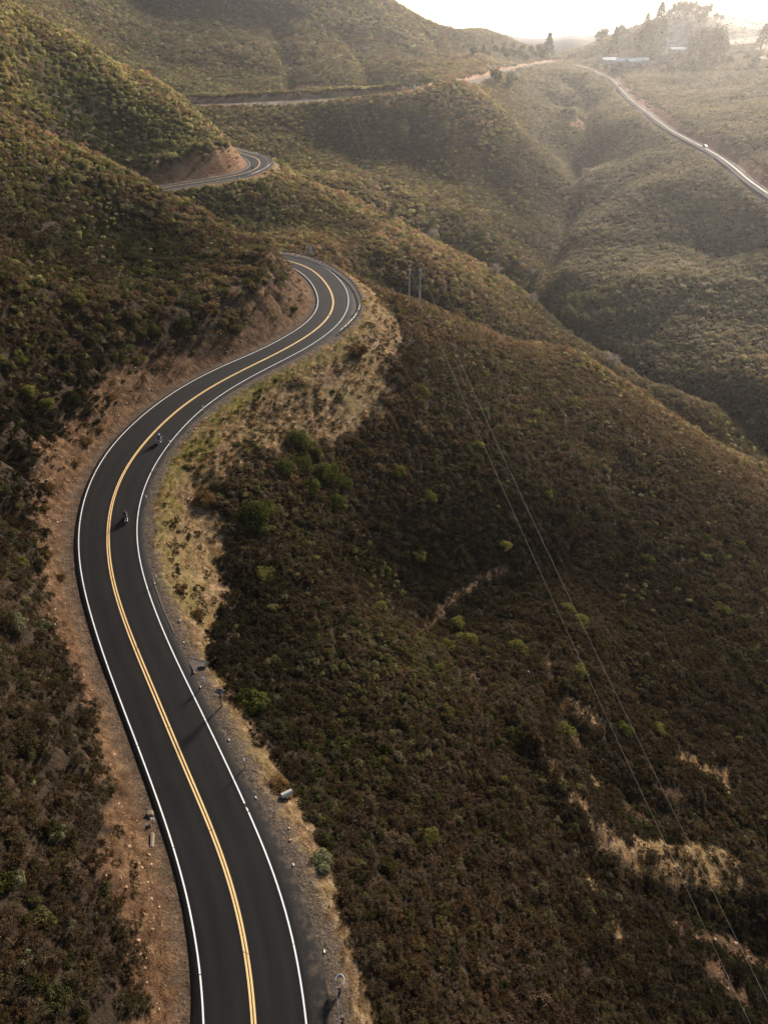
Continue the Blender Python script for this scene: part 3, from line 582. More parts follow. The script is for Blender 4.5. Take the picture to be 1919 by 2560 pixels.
def asphalt(name, base, crack=True):
    m = bpy.data.materials.new(name); m.use_nodes = True; nt = m.node_tree; b = nt.nodes['Principled BSDF']
    b.inputs['Roughness'].default_value = .82; b.inputs['Specular IOR Level'].default_value = .14
    uvn = nd(nt, 'ShaderNodeUVMap'); sx = nd(nt, 'ShaderNodeSeparateXYZ'); nt.links.new(uvn.outputs[0], sx.inputs[0])
    pos = nd(nt, 'ShaderNodeNewGeometry').outputs['Position']
    mp = nd(nt, 'ShaderNodeMapping'); mp.inputs['Scale'].default_value = (1.2, .06, 1); nt.links.new(uvn.outputs[0], mp.inputs[0])
    streak = noise(nt, mp.outputs[0], 1.6, 3); blot = noise(nt, pos, .22, 4); grit = noise(nt, pos, 26, 2, .8)
    c = ramp(nt, streak, [(.3, tuple(x * .82 for x in base)), (.7, tuple(x * 1.28 for x in base))])
    c = mixc(nt, .5, c, ramp(nt, blot, [(.35, (.8, .8, .82)), (.7, (1.2, 1.2, 1.2))]), 'MULTIPLY')
    c = mixc(nt, .45, c, ramp(nt, grit, [(.3, (.6, .6, .6)), (.7, (1.45, 1.45, 1.45))]), 'MULTIPLY')
    # worn wheel tracks: paler bands 1 m and 2.8 m from the centre line in each lane
    ax = math_(nt, 'ABSOLUTE', sx.outputs[0], 0)
    for cc in (1.0, 2.75):
        w = math_(nt, 'SUBTRACT', ax, cc); w = math_(nt, 'MULTIPLY', w, w); w = math_(nt, 'MULTIPLY', w, -7.0); w = math_(nt, 'EXPONENT', w, 0)
        c = mixc(nt, math_(nt, 'MULTIPLY', w, math_(nt, 'MULTIPLY', blot, .8)), c, tuple(x * 1.9 for x in base))
    if crack:
        wob = math_(nt, 'MULTIPLY', noise(nt, uvn.outputs[0], .9, 3), .9)
        v = math_(nt, 'ADD', sx.outputs[1], wob)
        f = math_(nt, 'FRACT', math_(nt, 'MULTIPLY', v, 1 / 9.3), 0)
        ln = math_(nt, 'LESS_THAN', f, .009)
        ln = math_(nt, 'MULTIPLY', ln, math_(nt, 'GREATER_THAN', noise(nt, uvn.outputs[0], .16, 2), .47))
        c = mixc(nt, math_(nt, 'MULTIPLY', ln, .75), c, (.008, .008, .008))
    ed = math_(nt, 'MULTIPLY', math_(nt, 'SUBTRACT', ax, 3.9), 1.1); ed = math_(nt, 'MULTIPLY', math_(nt, 'MINIMUM', math_(nt, 'MAXIMUM', ed, 0.0), 1.0), ramp(nt, noise(nt, pos, 1.3, 5, .7), [(.45, (0, 0, 0)), (.7, (.65, .65, .65))]))
    c = mixc(nt, ed, c, (.085, .062, .043))
    nt.links.new(c, b.inputs['Base Color'])
    bp = nd(nt, 'ShaderNodeBump'); bp.inputs['Strength'].default_value = .25; bp.inputs['Distance'].default_value = .02
    if not crack: b.inputs['Specular IOR Level'].default_value = 0.0; b.inputs['Roughness'].default_value = 1.0
    nt.links.new(grit, bp.inputs['Height']); nt.links.new(bp.outputs[0], b.inputs['Normal'])
    return m
asph = asphalt('asphalt', (.0088, .0084, .0085)); asph_old = asphalt('weathered_asphalt', (.17, .155, .14), False)
ribbon('road', DR, DN, DS, [(-DLE - .25, -.4), (-DLE, -.02), (-DR[:, 3], 0), (0.0, .03), (DR[:, 4], 0), (DRE, -.02), (DRE + .25, -.4)], asph, 0)
ribbon('side_road', FR, FN, FS, [(-4.5, -.4), (-4.3, 0), (0.0, .04), (4.3, 0), (4.6, -.4)], asph_old, 0)

def paint(name, col, worn):
    m = bpy.data.materials.new(name); m.use_nodes = True; nt = m.node_tree; b = nt.nodes['Principled BSDF']; b.inputs['Roughness'].default_value = .6
    uvn = nd(nt, 'ShaderNodeUVMap'); pos = nd(nt, 'ShaderNodeNewGeometry').outputs['Position']
    g_ = noise(nt, pos, 14, 4, .75); b_ = noise(nt, pos, .35, 3)
    c = ramp(nt, g_, [(.28, tuple(x * .45 for x in col)), (.42, tuple(x * .9 for x in col)), (.8, col)])
    c = mixc(nt, math_(nt, 'MULTIPLY', ramp(nt, b_, [(.4, (0, 0, 0)), (.7, (1, 1, 1))]), worn), c, tuple(x * .5 for x in col))
    sx = nd(nt, 'ShaderNodeSeparateXYZ'); nt.links.new(uvn.outputs[0], sx.inputs[0])
    f = math_(nt, 'FRACT', math_(nt, 'MULTIPLY', math_(nt, 'ADD', sx.outputs[1], math_(nt, 'MULTIPLY', noise(nt, uvn.outputs[0], .3, 2), 6)), 1 / 11.7), 0)
    c = mixc(nt, math_(nt, 'LESS_THAN', f, .008), c, (.03, .028, .025))
    nt.links.new(c, b.inputs['Base Color']); return m
white_p = paint('white_road_paint', (.86, .85, .82), .2); yellow_p = paint('yellow_road_paint', (.88, .58, .25), .15)
crown = lambda d, w: .03 * (1 - abs(d) / 3.7)
ww = .062
near_i = int(np.searchsorted(DS, 300))
ribbon('road_marking', DR, DN, DS, [(-DR[:, 3] - ww, 0), (-DR[:, 3] + ww, 0)], white_p, .007)
ribbon('road_marking', DR, DN, DS, [(DR[:, 4] - ww, 0), (DR[:, 4] + ww, 0)], white_p, .007)
# double yellow: the two stripes drift apart a little on the bends
gap = .13 + .05 * np.clip(fbm(DS, DS * 0, 40, 2, 12), -.5, 1)
for sgn in (-1, 1):
    ribbon('road_marking', DR, DN, DS, [(sgn * gap - .075, crown(.2, 0)), (sgn * gap + .075, crown(.1, 0))], yellow_p, .009)
faded_p = paint('faded_road_paint', (.26, .25, .235), .4)
ribbon('road_marking', FR, FN, FS, [(-3.55, .01), (-3.47, .01)], faded_p, .012); ribbon('road_marking', FR, FN, FS, [(3.47, .01), (3.55, .01)], faded_p, .012)
ribbon('road_marking', FR, FN, FS, [(-.16, .04), (.16, .04)], yellow_p, .012)

# ------------------------------------------------------------------ foliage
def foliage_mat(name, mode, col=(.06, .06, .02), transl=.35, var=.5):
    m = bpy.data.materials.new(name); m.use_nodes = True; nt = m.node_tree
    nt.nodes.remove(nt.nodes['Principled BSDF']); out = nt.nodes['Material Output']
    fa = attr(nt, 'leaf').outputs['Fac']
    if mode == 'inst':
        base = attr(nt, 'tint', 'INSTANCER').outputs['Color']
    else:
        rn = nd(nt, 'ShaderNodeObjectInfo').outputs['Random']
        base = mixc(nt, rn, tuple(x * .8 for x in col), tuple(min(1, x * 1.25) for x in col))
    c = mixc(nt, 1.0, base, ramp(nt, fa, [(0, (1 - var, 1 - var, 1 - var)), (.6, (1, 1, 1)), (1, (1 + var * 1.3, 1 + var * 1.2, 1 + var * .7))]), 'MULTIPLY')
    d = nd(nt, 'ShaderNodeBsdfDiffuse'); t = nd(nt, 'ShaderNodeBsdfTranslucent'); mx = nd(nt, 'ShaderNodeMixShader')
    mx.inputs[0].default_value = transl
    nt.links.new(c, d.inputs[0]); nt.links.new(c, t.inputs[0]); nt.links.new(d.outputs[0], mx.inputs[1]); nt.links.new(t.outputs[0], mx.inputs[2])
    nt.links.new(mx.outputs[0], out.inputs[0]); return m

def leaf_quads(P, N, L, W, U=None, seed=0):
    """one quad per point: P centres, N normals, L lengths, W widths, U long axis"""
    r_ = np.random.default_rng(seed); n = len(P)
    if U is None: U = r_.normal(size=(n, 3))
    U = U - N * (U * N).sum(1)[:, None]; U /= np.linalg.norm(U, axis=1)[:, None] + 1e-9
    V = np.cross(N, U)
    a = U * L[:, None] / 2; b = V * W[:, None] / 2
    co = np.stack([P - a, P + b * 1.0 - a * .1, P + a, P - b * 1.0 - a * .1], 1).reshape(-1, 3)
    return co

def quads_mesh(name, co, m, val, extra=None):
    n = len(co) // 4
    me = bpy.data.meshes.new(name)
    ev, ef = extra if extra else ([], [])
    me.from_pydata(list(map(tuple, co)) + list(map(tuple, ev)), [], [(4 * i, 4 * i + 1, 4 * i + 2, 4 * i + 3) for i in range(n)] + [tuple(x + 4 * n for x in f) for f in ef])
    me.materials.append(m)
    if len(ef):
        me.materials.append(M_BARK); mi = np.zeros(len(me.polygons), np.int32); mi[n:] = 1; me.polygons.foreach_set('material_index', mi)
    a_ = me.attributes.new('leaf', 'FLOAT', 'FACE'); a_.data.foreach_set('value', np.r_[val, np.full(len(ef), .5)].astype(np.float32))
    return me

M_BARK = mat('grey_bark', (.16, .13, .10), var=.4, scale=8)
M_BRUSH = foliage_mat('brush_leaves', 'inst', transl=.42, var=.6)

def unit(v): return v / (np.linalg.norm(v, axis=1)[:, None] + 1e-9)

def spray_bush(seed, m, nq=950, h=1.0):
    """feathery upright chaparral: many short sprays over a lumpy dome"""
    r_ = np.random.default_rng(seed)
    nl = 26; C = unit(r_.normal(size=(nl, 3)) * [1, 1, .7] + [0, 0, .5]); C[:, 2] = np.abs(C[:, 2])
    lr = r_.uniform(.55, .95, nl); C = C * lr[:, None] * [1, 1, h]
    k = r_.integers(0, nl, nq)
    D = unit(r_.normal(size=(nq, 3)) * .8 + C[k] + [0, 0, .45])
    P = C[k] + D * r_.uniform(.05, .32, nq)[:, None]; P[:, 2] = np.maximum(P[:, 2], .03)
    N = unit(np.cross(D, r_.normal(size=(nq, 3))) + D * .35)
    co = leaf_quads(P, N, r_.uniform(.13, .3, nq), r_.uniform(.035, .075, nq), D, seed)
    lump = r_.uniform(0, 1, nl)
    val = np.clip(.45 * lump[k] + .6 * r_.uniform(0, 1, nq), 0, 1)
    return quads_mesh('brush_clump', co, m, val)

def lobe_bush(seed, m, nq=900, h=.85, lobes=18, leaf=.105, flat=.75):
    """rounder broad leaved shrub made of several leafy lobes"""
    r_ = np.random.default_rng(seed)
    C = unit(r_.normal(size=(lobes, 3)) * [1, 1, flat] + [0, 0, .35]); C[:, 2] = np.abs(C[:, 2])
    C = C * r_.uniform(.35, .75, lobes)[:, None] * [1, 1, h]
    R_ = r_.uniform(.22, .42, lobes)
    k = r_.integers(0, lobes, nq)
    D = unit(r_.normal(size=(nq, 3)) + C[k] * .9 + [0, 0, .25])
    P = C[k] + D * (R_[k] * r_.uniform(.7, 1.08, nq))[:, None]; P[:, 2] = np.maximum(P[:, 2], .03)
    N = unit(D + r_.normal(size=(nq, 3)) * .55)
    co = leaf_quads(P, N, r_.uniform(.7, 1.3, nq) * leaf * 1.3, r_.uniform(.7, 1.3, nq) * leaf, None, seed)
    lump = r_.uniform(0, 1, lobes)
    val = np.clip(.5 * lump[k] + .55 * r_.uniform(0, 1, nq), 0, 1)
    return quads_mesh('brush_clump', co, m, val)

def grass_tuft(seed, m, nq=60):
    r_ = np.random.default_rng(seed)
    base = r_.normal(size=(nq, 2)) * .35
    lean = unit(np.c_[r_.normal(size=(nq, 2)) * .55 + [.35, -.3], np.ones(nq)])
    L = r_.uniform(.25, .6, nq)
    P = np.c_[base, np.zeros(nq)] + lean * (L / 2)[:, None]
    N = unit(np.cross(lean, r_.normal(size=(nq, 3))))
    co = leaf_quads(P, N, L, r_.uniform(.03, .07, nq), lean, seed)
    return quads_mesh('grass_tuft', co, m, r_.uniform(0, 1, nq))

def rock_mesh(seed, m):
    r_ = np.random.default_rng(seed); bm = bmesh.new(); bmesh.ops.create_icosphere(bm, subdivisions=1, radius=.5)
    for v in bm.verts: v.co *= r_.uniform(.6, 1.15); v.co.z *= .65
    me = bpy.data.meshes.new('stone'); bm.to_mesh(me); bm.free(); me.materials.append(m); return me

def source(name, meshes):
    c = bpy.data.collections.new(name)
    for i, me in enumerate(meshes):
        o = bpy.data.objects.new('%s_%02d' % (name, i), me); c.objects.link(o)
    return c

def scatter_group(col):
    g = bpy.data.node_groups.new('scatter_' + col.name, 'GeometryNodeTree')
    g.interface.new_socket('Geometry', in_out='INPUT', socket_type='NodeSocketGeometry')
    g.interface.new_socket('Geometry', in_out='OUTPUT', socket_type='NodeSocketGeometry')
    gi_ = g.nodes.new('NodeGroupInput'); go = g.nodes.new('NodeGroupOutput')
    ci = g.nodes.new('GeometryNodeCollectionInfo'); ci.inputs[0].default_value = col; ci.inputs[1].default_value = True; ci.inputs[2].default_value = True
    ip = g.nodes.new('GeometryNodeInstanceOnPoints'); ip.inputs['Pick Instance'].default_value = True
    def na(n, t):
        a_ = g.nodes.new('GeometryNodeInputNamedAttribute'); a_.data_type = t; a_.inputs[0].default_value = n
        return [o for o in a_.outputs if o.enabled and o.name == 'Attribute'][0]
    g.links.new(gi_.outputs[0], ip.inputs['Points']); g.links.new(ci.outputs[0], ip.inputs['Instance'])
    g.links.new(na('pick', 'INT'), ip.inputs['Instance Index']); g.links.new(na('turn', 'FLOAT_VECTOR'), ip.inputs['Rotation']); g.links.new(na('size', 'FLOAT_VECTOR'), ip.inputs['Scale'])
    g.links.new(ip.outputs[0], go.inputs[0])
    return g

def scatter(name, P, pick, turn, size, tint, col):
    me = bpy.data.meshes.new(name); me.vertices.add(len(P)); me.vertices.foreach_set('co', P.astype(np.float32).ravel())
    for n_, t_, v_, k_ in (('pick', 'INT', pick.astype(np.int32), 'value'), ('turn', 'FLOAT_VECTOR', turn.astype(np.float32), 'vector'),
                           ('size', 'FLOAT_VECTOR', size.astype(np.float32), 'vector'), ('tint', 'FLOAT_COLOR', np.c_[tint, np.ones(len(P))].astype(np.float32), 'color')):
        a_ = me.attributes.new(n_, t_, 'POINT'); a_.data.foreach_set(k_, v_.ravel())
    ob = link(bpy.data.objects.new(name, me)); md = ob.modifiers.new('scatter', 'NODES'); md.node_group = scatter_group(col)
    ob['kind'] = 'stuff'
    return ob

def in_view(x, y, z, mx=0.16):
    p = R(PITCH); t = y * math.cos(p) - (z - CAM_Z) * math.sin(p); up = y * math.sin(p) + (z - CAM_Z) * math.cos(p)
    with np.errstate(all='ignore'):
        a = x / t; b = up / t
    return (t > 8) & (np.abs(a) < .554 + mx + 6 / t) & (b > -.74 - mx - 4 / t) & (b < .78)

def jitter_grid(x0, x1, y0, y1, s):
    xs = np.arange(x0, x1, s); ys = np.arange(y0, y1, s)
    X, Y = np.meshgrid(xs, ys); X = X.ravel() + rng.uniform(-.5, .5, X.size) * s; Y = Y.ravel() + rng.uniform(-.5, .5, Y.size) * s
    return X, Y

def candidates(rings):
    xs, ys = [], []
    for r0, r1, s in rings:
        X, Y = jitter_grid(-min(r1, 420) if r1 < 420 else -r1 * .75, r1 * .8, 0, r1, s)
        d = np.hypot(X, Y); k = (d >= r0) & (d < r1) & (np.abs(X) < .85 * Y + 45); xs.append(X[k]); ys.append(Y[k])
    return np.concatenate(xs), np.concatenate(ys)

# --- brush that covers every slope
bx, by = candidates([(0, 130, 1.35), (0, 120, .95), (120, 230, 1.25), (230, 420, 1.65), (420, 760, 2.6), (760, 1420, 4.2)])
bz0 = base_h(bx, by); kk = in_view(bx, by, bz0); bx, by = bx[kk], by[kk]
g = ground(bx, by, True); m = bare_masks(bx, by, g); bz = g['z']
dist = np.hypot(bx, by)
species = fbm(bx, by, 17, 3, 301); spec2 = fbm(bx, by, 5, 2, 305)
hz = fbm(bx, by, 90, 2, 309)
left = sstep(-bx, 20, 60) * (by < 450)
keep = m['bare'] < .5
thin_cut = (rng.random(len(bx)) < .16 + .5 * (np.abs(g['md']) < 60) * (g['md'] < 0) * (g['mi'] < 84) * (fbm(bx, by, 5, 2, 335) > 0) + .2 * (fbm(bx, by, 6, 2, 333) > .15)) & (g['e'] > 1.6) & (g['e2'] > 1.5) & (m['gravel'] < .5) & (np.abs(g['md']) > g['lw'] + 1)
thin_cut |= (rng.random(len(bx)) < .5) & (m['straw'] > .5) & (m['top'] < .2) & ((g['e'] > 2.5) | (np.abs(g['md']) > 60)) & (fbm(bx, by, 7, 3, 344) > .16)
thin_cut |= (rng.random(len(bx)) < np.where((g['mi'] > 285) & (g['mi'] < 350), .85, .5)) & (dist > 430) & (g['e'] > 2) & (m['cut'] > .5) & (m['top'] < .2)
thin_cut &= ~((m['top'] > .3) & (rng.random(len(bx)) < .75))
keep |= thin_cut
keep &= ~(rng.random(len(bx)) < .05)
keep &= (np.abs(g['md']) > g['lw'] + 1.0) & (np.abs(g['gd']) > 6)
ix = np.where(keep)[0]; bx, by, bz, dist, species, spec2, hz, left = [q[ix] for q in (bx, by, bz, dist, species, spec2, hz, left)]
edge = (m['bare'][ix] > .5)
n = len(bx); print('brush', n)
space = np.select([dist < 120, dist < 230, dist < 420, dist < 760], [1.0, 1.3, 1.65, 2.6], 4.2)
greenp = .06 + .40 * left * sstep(dist, 60, 170) + .34 * sstep(dist, 200, 380) + .5 * np.clip(species, -.4, .6) + .25 * spec2
is_green = rng.random(n) < np.clip(greenp, .02, .9)
mid_ = (~is_green) & (rng.random(n) < .3)
pick = np.where(is_green, 5 + rng.integers(0, 5, n), rng.integers(0, 5, n))
rad = space * rng.uniform(.62, .98, n) * np.where(is_green, 1.0, .95)
big = (rng.random(n) < .06) & (dist < 420); rad = np.where(big, rad * 1.6, rad)
rad = np.where(edge, np.minimum(rad * .6, .9 + .2 * space), rad)
hgt = rad * rng.uniform(.8, 1.25, n) * np.where(is_green, 1.1, .95); hgt = np.where(dist > 420, hgt * .8, hgt)
size = np.stack([rad * rng.uniform(.85, 1.15, n), rad * rng.uniform(.85, 1.15, n), hgt], 1)
turn = np.stack([rng.normal(0, .12, n), rng.normal(0, .12, n), rng.uniform(0, 6.28, n)], 1)
brown = np.array([[.135, .088, .048], [.18, .118, .062], [.11, .080, .046], [.21, .155, .10], [.14, .105, .065]])
olive = np.array([[.115, .11, .034], [.165, .148, .06], [.075, .082, .027], [.25, .225, .10], [.13, .135, .055]])
tint = np.where(is_green[:, None], olive[rng.integers(0, 5, n)], brown[rng.integers(0, 5, n)])
tint = np.where(mid_[:, None], .5 * tint + .5 * olive[rng.integers(0, 5, n)], tint)
pale = rng.random(n) < .09 + .09 * sstep(dist, 300, 450); tint[pale] = tint[pale] * .5 + np.array([.2, .17, .12]) * .5
tint *= (1 + .35 * hz + .25 * species)[:, None] * rng.uniform(.75, 1.25, n)[:, None]
tint *= np.where(dist[:, None] < 160, 1.0, 1.0) * (.40 + .45 * sstep(dist, 115, 215) + .75 * sstep(dist, 220, 420))[:, None]  # near dimness and the sunlit ridges beyond are put into the tint by distance
# shade in hollows and light on crests put into the tint, hollows greener
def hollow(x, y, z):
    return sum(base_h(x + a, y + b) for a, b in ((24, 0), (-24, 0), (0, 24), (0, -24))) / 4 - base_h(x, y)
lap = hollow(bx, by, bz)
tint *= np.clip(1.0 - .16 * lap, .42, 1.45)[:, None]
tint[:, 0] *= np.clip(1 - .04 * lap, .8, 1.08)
wash = (.66 * sstep(bx, 70, 150) * sstep(by, 240, 330))[:, None]  # sunlight put into the tint of the shadowed far right slope
tint = tint * (1 - wash) + np.array([.40, .35, .26]) * rng.uniform(.6, 1.3, n)[:, None] * wash
tint = np.clip(tint, .01, .6)
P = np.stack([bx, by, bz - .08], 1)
# paler shrubs standing out of the canopy in drifts; sunlit highlights put into their tint
hx, hy = candidates([(40, 200, 1.5), (200, 420, 1.9), (420, 800, 3.4)])
kk = in_view(hx, hy, base_h(hx, hy)); hx, hy = hx[kk], hy[kk]; g3 = ground(hx, hy, True); m3 = bare_masks(hx, hy, g3); hd = np.hypot(hx, hy)
dr_ = fbm(hx, hy, 28, 3, 501) + .6 * fbm(hx, hy, 7, 2, 505) + .35 * sstep(-hx, 15, 60) + .28 * sstep(hd, 230, 380) - .30 * (hx > -12) * (hd < 200) - .09 * np.clip(hollow(hx, hy, 0), -3, 5)
kk = (rng.random(len(hx)) < np.clip(.06 + .75 * dr_, .012, .62)) & (m3['bare'] < .5); hx, hy, hd = hx[kk], hy[kk], hd[kk]; nh = len(hx); print('pale shrubs', nh)
hr = np.select([hd < 200, hd < 420], [.62, .85], 1.35) * rng.uniform(.6, 1.25, nh)
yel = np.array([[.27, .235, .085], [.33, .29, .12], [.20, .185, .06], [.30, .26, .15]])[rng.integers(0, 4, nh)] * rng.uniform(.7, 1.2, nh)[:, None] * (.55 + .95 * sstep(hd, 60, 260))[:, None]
P = np.concatenate([P, np.stack([hx, hy, g3['z'][kk] + .45], 1)]); pick = np.r_[pick, 5 + rng.integers(0, 5, nh)]
turn = np.concatenate([turn, np.stack([np.zeros(nh), np.zeros(nh), rng.uniform(0, 6.28, nh)], 1)]); size = np.concatenate([size, np.stack([hr, hr, hr * 1.15], 1)]); tint = np.concatenate([tint, yel])
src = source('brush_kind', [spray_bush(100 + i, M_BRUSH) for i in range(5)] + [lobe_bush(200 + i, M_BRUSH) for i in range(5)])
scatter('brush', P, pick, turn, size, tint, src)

# --- dry grass on the verges and clearings
gx_, gy_ = candidates([(0, 110, .42), (110, 200, .6), (200, 330, 1.2)])
kk = in_view(gx_, gy_, base_h(gx_, gy_), .08); gx_, gy_ = gx_[kk], gy_[kk]
g2 = ground(gx_, gy_, True); m2 = bare_masks(gx_, gy_, g2)
pr = m2['straw'] * (.55 + .6 * fbm(gx_, gy_, 3.5, 3, 401)) + .42 * m2['cut'] * (fbm(gx_, gy_, 3, 2, 402) > -.05)
kk = (rng.random(len(gx_)) < pr) & (g2['e'] > .5) & (g2['e2'] > .8) & (m2['gravel'] < .5)
gx_, gy_ = gx_[kk], gy_[kk]; gz_ = g2['z'][kk]; n = len(gx_); print('grass', n)
gr_ = m2['green'][kk]
sz = rng.uniform(.45, 1.0, n) * np.select([np.hypot(gx_, gy_) < 110, np.hypot(gx_, gy_) < 200], [.75, .95], 1.5)
on_cut = m2['cut'][kk] > .5
tint = np.where((rng.random(n) < gr_ * .75)[:, None], np.array([.13, .12, .03]), np.where((rng.random(n) < .5)[:, None], np.array([.50, .34, .18]), np.array([.22, .13, .065]))) * rng.uniform(.6, 1.2, n)[:, None]
tint[on_cut] *= np.array([.55, .45, .38])
scatter('dry_grass', np.stack([gx_, gy_, gz_ - .02], 1), rng.integers(0, 4, n), np.stack([np.zeros(n), np.zeros(n), rng.uniform(-.9, .9, n)], 1),
        np.stack([sz, sz, sz * rng.uniform(.5, 1.0, n)], 1), tint, source('tuft_kind', [grass_tuft(500 + i, M_BRUSH) for i in range(4)]))

# --- loose stones on the cut faces and verges
M_STONE = mat('stone', (.34, .22, .14), var=.45, scale=2.5, bump=.3)
gx_, gy_ = candidates([(0, 130, .5), (130, 200, .8), (280, 380, 1.4)])
kk = in_view(gx_, gy_, base_h(gx_, gy_), .08); gx_, gy_ = gx_[kk], gy_[kk]
g2 = ground(gx_, gy_, True); m2 = bare_masks(gx_, gy_, g2)
pr = .6 * m2['cut'] + .07 * m2['straw'] + .1 * m2['gravel']
kk = (rng.random(len(gx_)) < pr * (1 + fbm(gx_, gy_, 4, 2, 420))) & (g2['e'] > .35) & (g2['e2'] > .8)
gx_, gy_ = gx_[kk], gy_[kk]; gz_ = g2['z'][kk]; n = len(gx_); print('stones', n)
sz = .09 + .42 * rng.random(n) ** 5 + .05 * rng.random(n)
scatter('rubble', np.stack([gx_, gy_, gz_], 1), rng.integers(0, 4, n), rng.uniform(0, 6.28, (n, 3)) * [.2, .2, 1], np.stack([sz, sz * rng.uniform(.6, 1, n), sz], 1),
        np.ones((n, 3)) * .5, source('stone_kind', [rock_mesh(600 + i, M_STONE) for i in range(4)]))

# ------------------------------------------------------------------ air
hm = bpy.data.materials.new('haze_air'); hm.use_nodes = True; nt = hm.node_tree
for n_ in list(nt.nodes):
    if n_.type == 'BSDF_PRINCIPLED': nt.nodes.remove(n_)
pv = nt.nodes.new('ShaderNodeVolumePrincipled')
pv.inputs['Color'].default_value = (1.0, .975, .97, 1); pv.inputs['Density'].default_value = 0.0001; pv.inputs['Anisotropy'].default_value = 0.76
nt.links.new(pv.outputs[0], nt.nodes['Material Output'].inputs['Volume'])
hz_ = MB(); hz_.box((0, 3000, 70), (13000, 13400, 360)); hzo = hz_.build('haze', hm); tag(hzo, kind='stuff')

# ------------------------------------------------------------------ distant hills
hn = 160; hv, hf = [], []
xs_ = np.linspace(-200, 1300, hn)
prof = 14 + 11 * np.minimum(np.abs((xs_ - 345) / 136), 2.5) ** 1.2 + 5 * fbm(xs_, xs_ * 0, 90, 4, 901)
for k, t in enumerate(np.linspace(-1, 1, 15)):
    for i, x in enumerate(xs_):
        y = 1720 + t * 260 + 40 * math.sin(x / 150)
        h = (CAM_Z + prof[i] - 30 + 30 + 30 - 30) * (1 - abs(t) ** 1.4)
        hv.append((x, y, h))
HN = fbm(np.array([v[0] for v in hv]), np.array([v[1] for v in hv]), 110, 4, 903) * 9
hv = [(v[0], v[1], v[2] + HN[i] * (1 - abs(-1 + (i // hn) / 7.0)) ** .3) for i, v in enumerate(hv)]
hf = [(k * hn + i, k * hn + i + 1, (k + 1) * hn + i + 1, (k + 1) * hn + i) for k in range(14) for i in range(hn - 1)]
hills = mesh_obj('hills', hv, hf, mat('wooded_far_hill', (.012, .022, .03), var=.6, scale=.02), smooth=True); tag(hills, kind='structure')

# ------------------------------------------------------------------ things
def gz(x, y): return float(ground([x], [y])[0])
def spot(xs_, ys_):
    """ground point seen at a place of the 1919 x 2560 photograph"""
    return hit(xs_ / 1.15742, ys_ / 1.15732)
def road_frame(x, y):
    i = int(((DR[:, 0] - x) ** 2 + (DR[:, 1] - y) ** 2).argmin())
    return i, Vector((DT[i, 0], DT[i, 1], 0)), Vector((DN[i, 0], DN[i, 1], 0)), DR[i, 2]

STEEL = mat('galvanised_steel', (.30, .32, .34), .55, .2, .2, 4)
STEEL_D = mat('dull_steel', (.22, .24, .25), .6, .4, .25, 4)
WOOD = mat('weathered_wood', (.17, .11, .07), .9, 0, .35, 6)
WOOD_P = mat('grey_pole_wood', (.52, .44, .36), .9, 0, .3, 4)
WHITE = mat('white_plastic', (.82, .82, .80), .5, 0, .04)
BLACK = mat('black_rubber', (.02, .02, .02), .7, 0, .2)
YEL = mat('yellow_sign_face', (.85, .50, .03), .5, 0, .05)
YELE = mat('yellow_green_face', (.75, .68, .08), .5, 0, .05)
GREEN_S = mat('green_sign_face', (.02, .22, .12), .5)
ORG = mat('orange_sign_face', (.85, .30, .04), .5)
CONC = mat('weathered_concrete', (.20, .155, .115), .9, 0, .3, 4, .3)
PANEL = mat('bare_aluminium_back', (.17, .20, .21), .7, 0, .15, 2)

# --- guardrails
def guardrail(pts, label, post_every, group=None, name='guardrail', loop=False, sgn=1):
    """pts: ground line as Vectors; rail at 0.7 m with posts on the outer side"""
    root = empty(name, pts[0]); o = Vector(pts[0])
    tag(root, label, 'guardrail', group)
    L_ = [p - o for p in pts]
    prof = [(.0, .16), (.055, .10), (.0, .045), (.0, -.045), (.055, -.10), (.0, -.16)]
    v, f = [], []
    for k, p in enumerate(L_):
        t = (L_[min(k + 1, len(L_) - 1)] - L_[max(k - 1, 0)]); t.z = 0; t.normalize(); nrm = Vector((t.y, -t.x, 0)) * sgn
        for a, z in prof: v.append(p - nrm * a + Vector((0, 0, .62 + z)))
        for a, z in prof: v.append(p - nrm * (a - .012) + Vector((0, 0, .62 + z)))
    n = 12
    for k in range(len(L_) - 1):
        for j in list(range(5)) + list(range(6, 11)): f.append((k * n + j, k * n + j + 1, (k + 1) * n + j + 1, (k + 1) * n + j))
        f.append((k * n, (k + 1) * n, (k + 1) * n + 6, k * n + 6)); f.append((k * n + 5, k * n + 11, (k + 1) * n + 11, (k + 1) * n + 5))
    mesh_obj('rail', v, f, STEEL, root)
    acc = 0.2; d = 0; nxt = acc
    for k in range(len(L_) - 1):
        seg = (L_[k + 1] - L_[k]).length
        while nxt <= d + seg:
            p = L_[k].lerp(L_[k + 1], (nxt - d) / seg); t = (L_[k + 1] - L_[k]); t.z = 0; t.normalize(); nrm = Vector((t.y, -t.x, 0)) * sgn
            m_ = MB(); rot = Matrix.Rotation(math.atan2(t.y, t.x), 3, 'Z')
            m_.box(p + nrm * .13 + Vector((0, 0, .62)), (.13, .18, .34), 0, rot); m_.box(p + nrm * .27 + Vector((0, 0, .25)), (.15, .15, 1.15), 0, rot)
            m_.build('post', WOOD, root); nxt += post_every
        d += seg
    return root

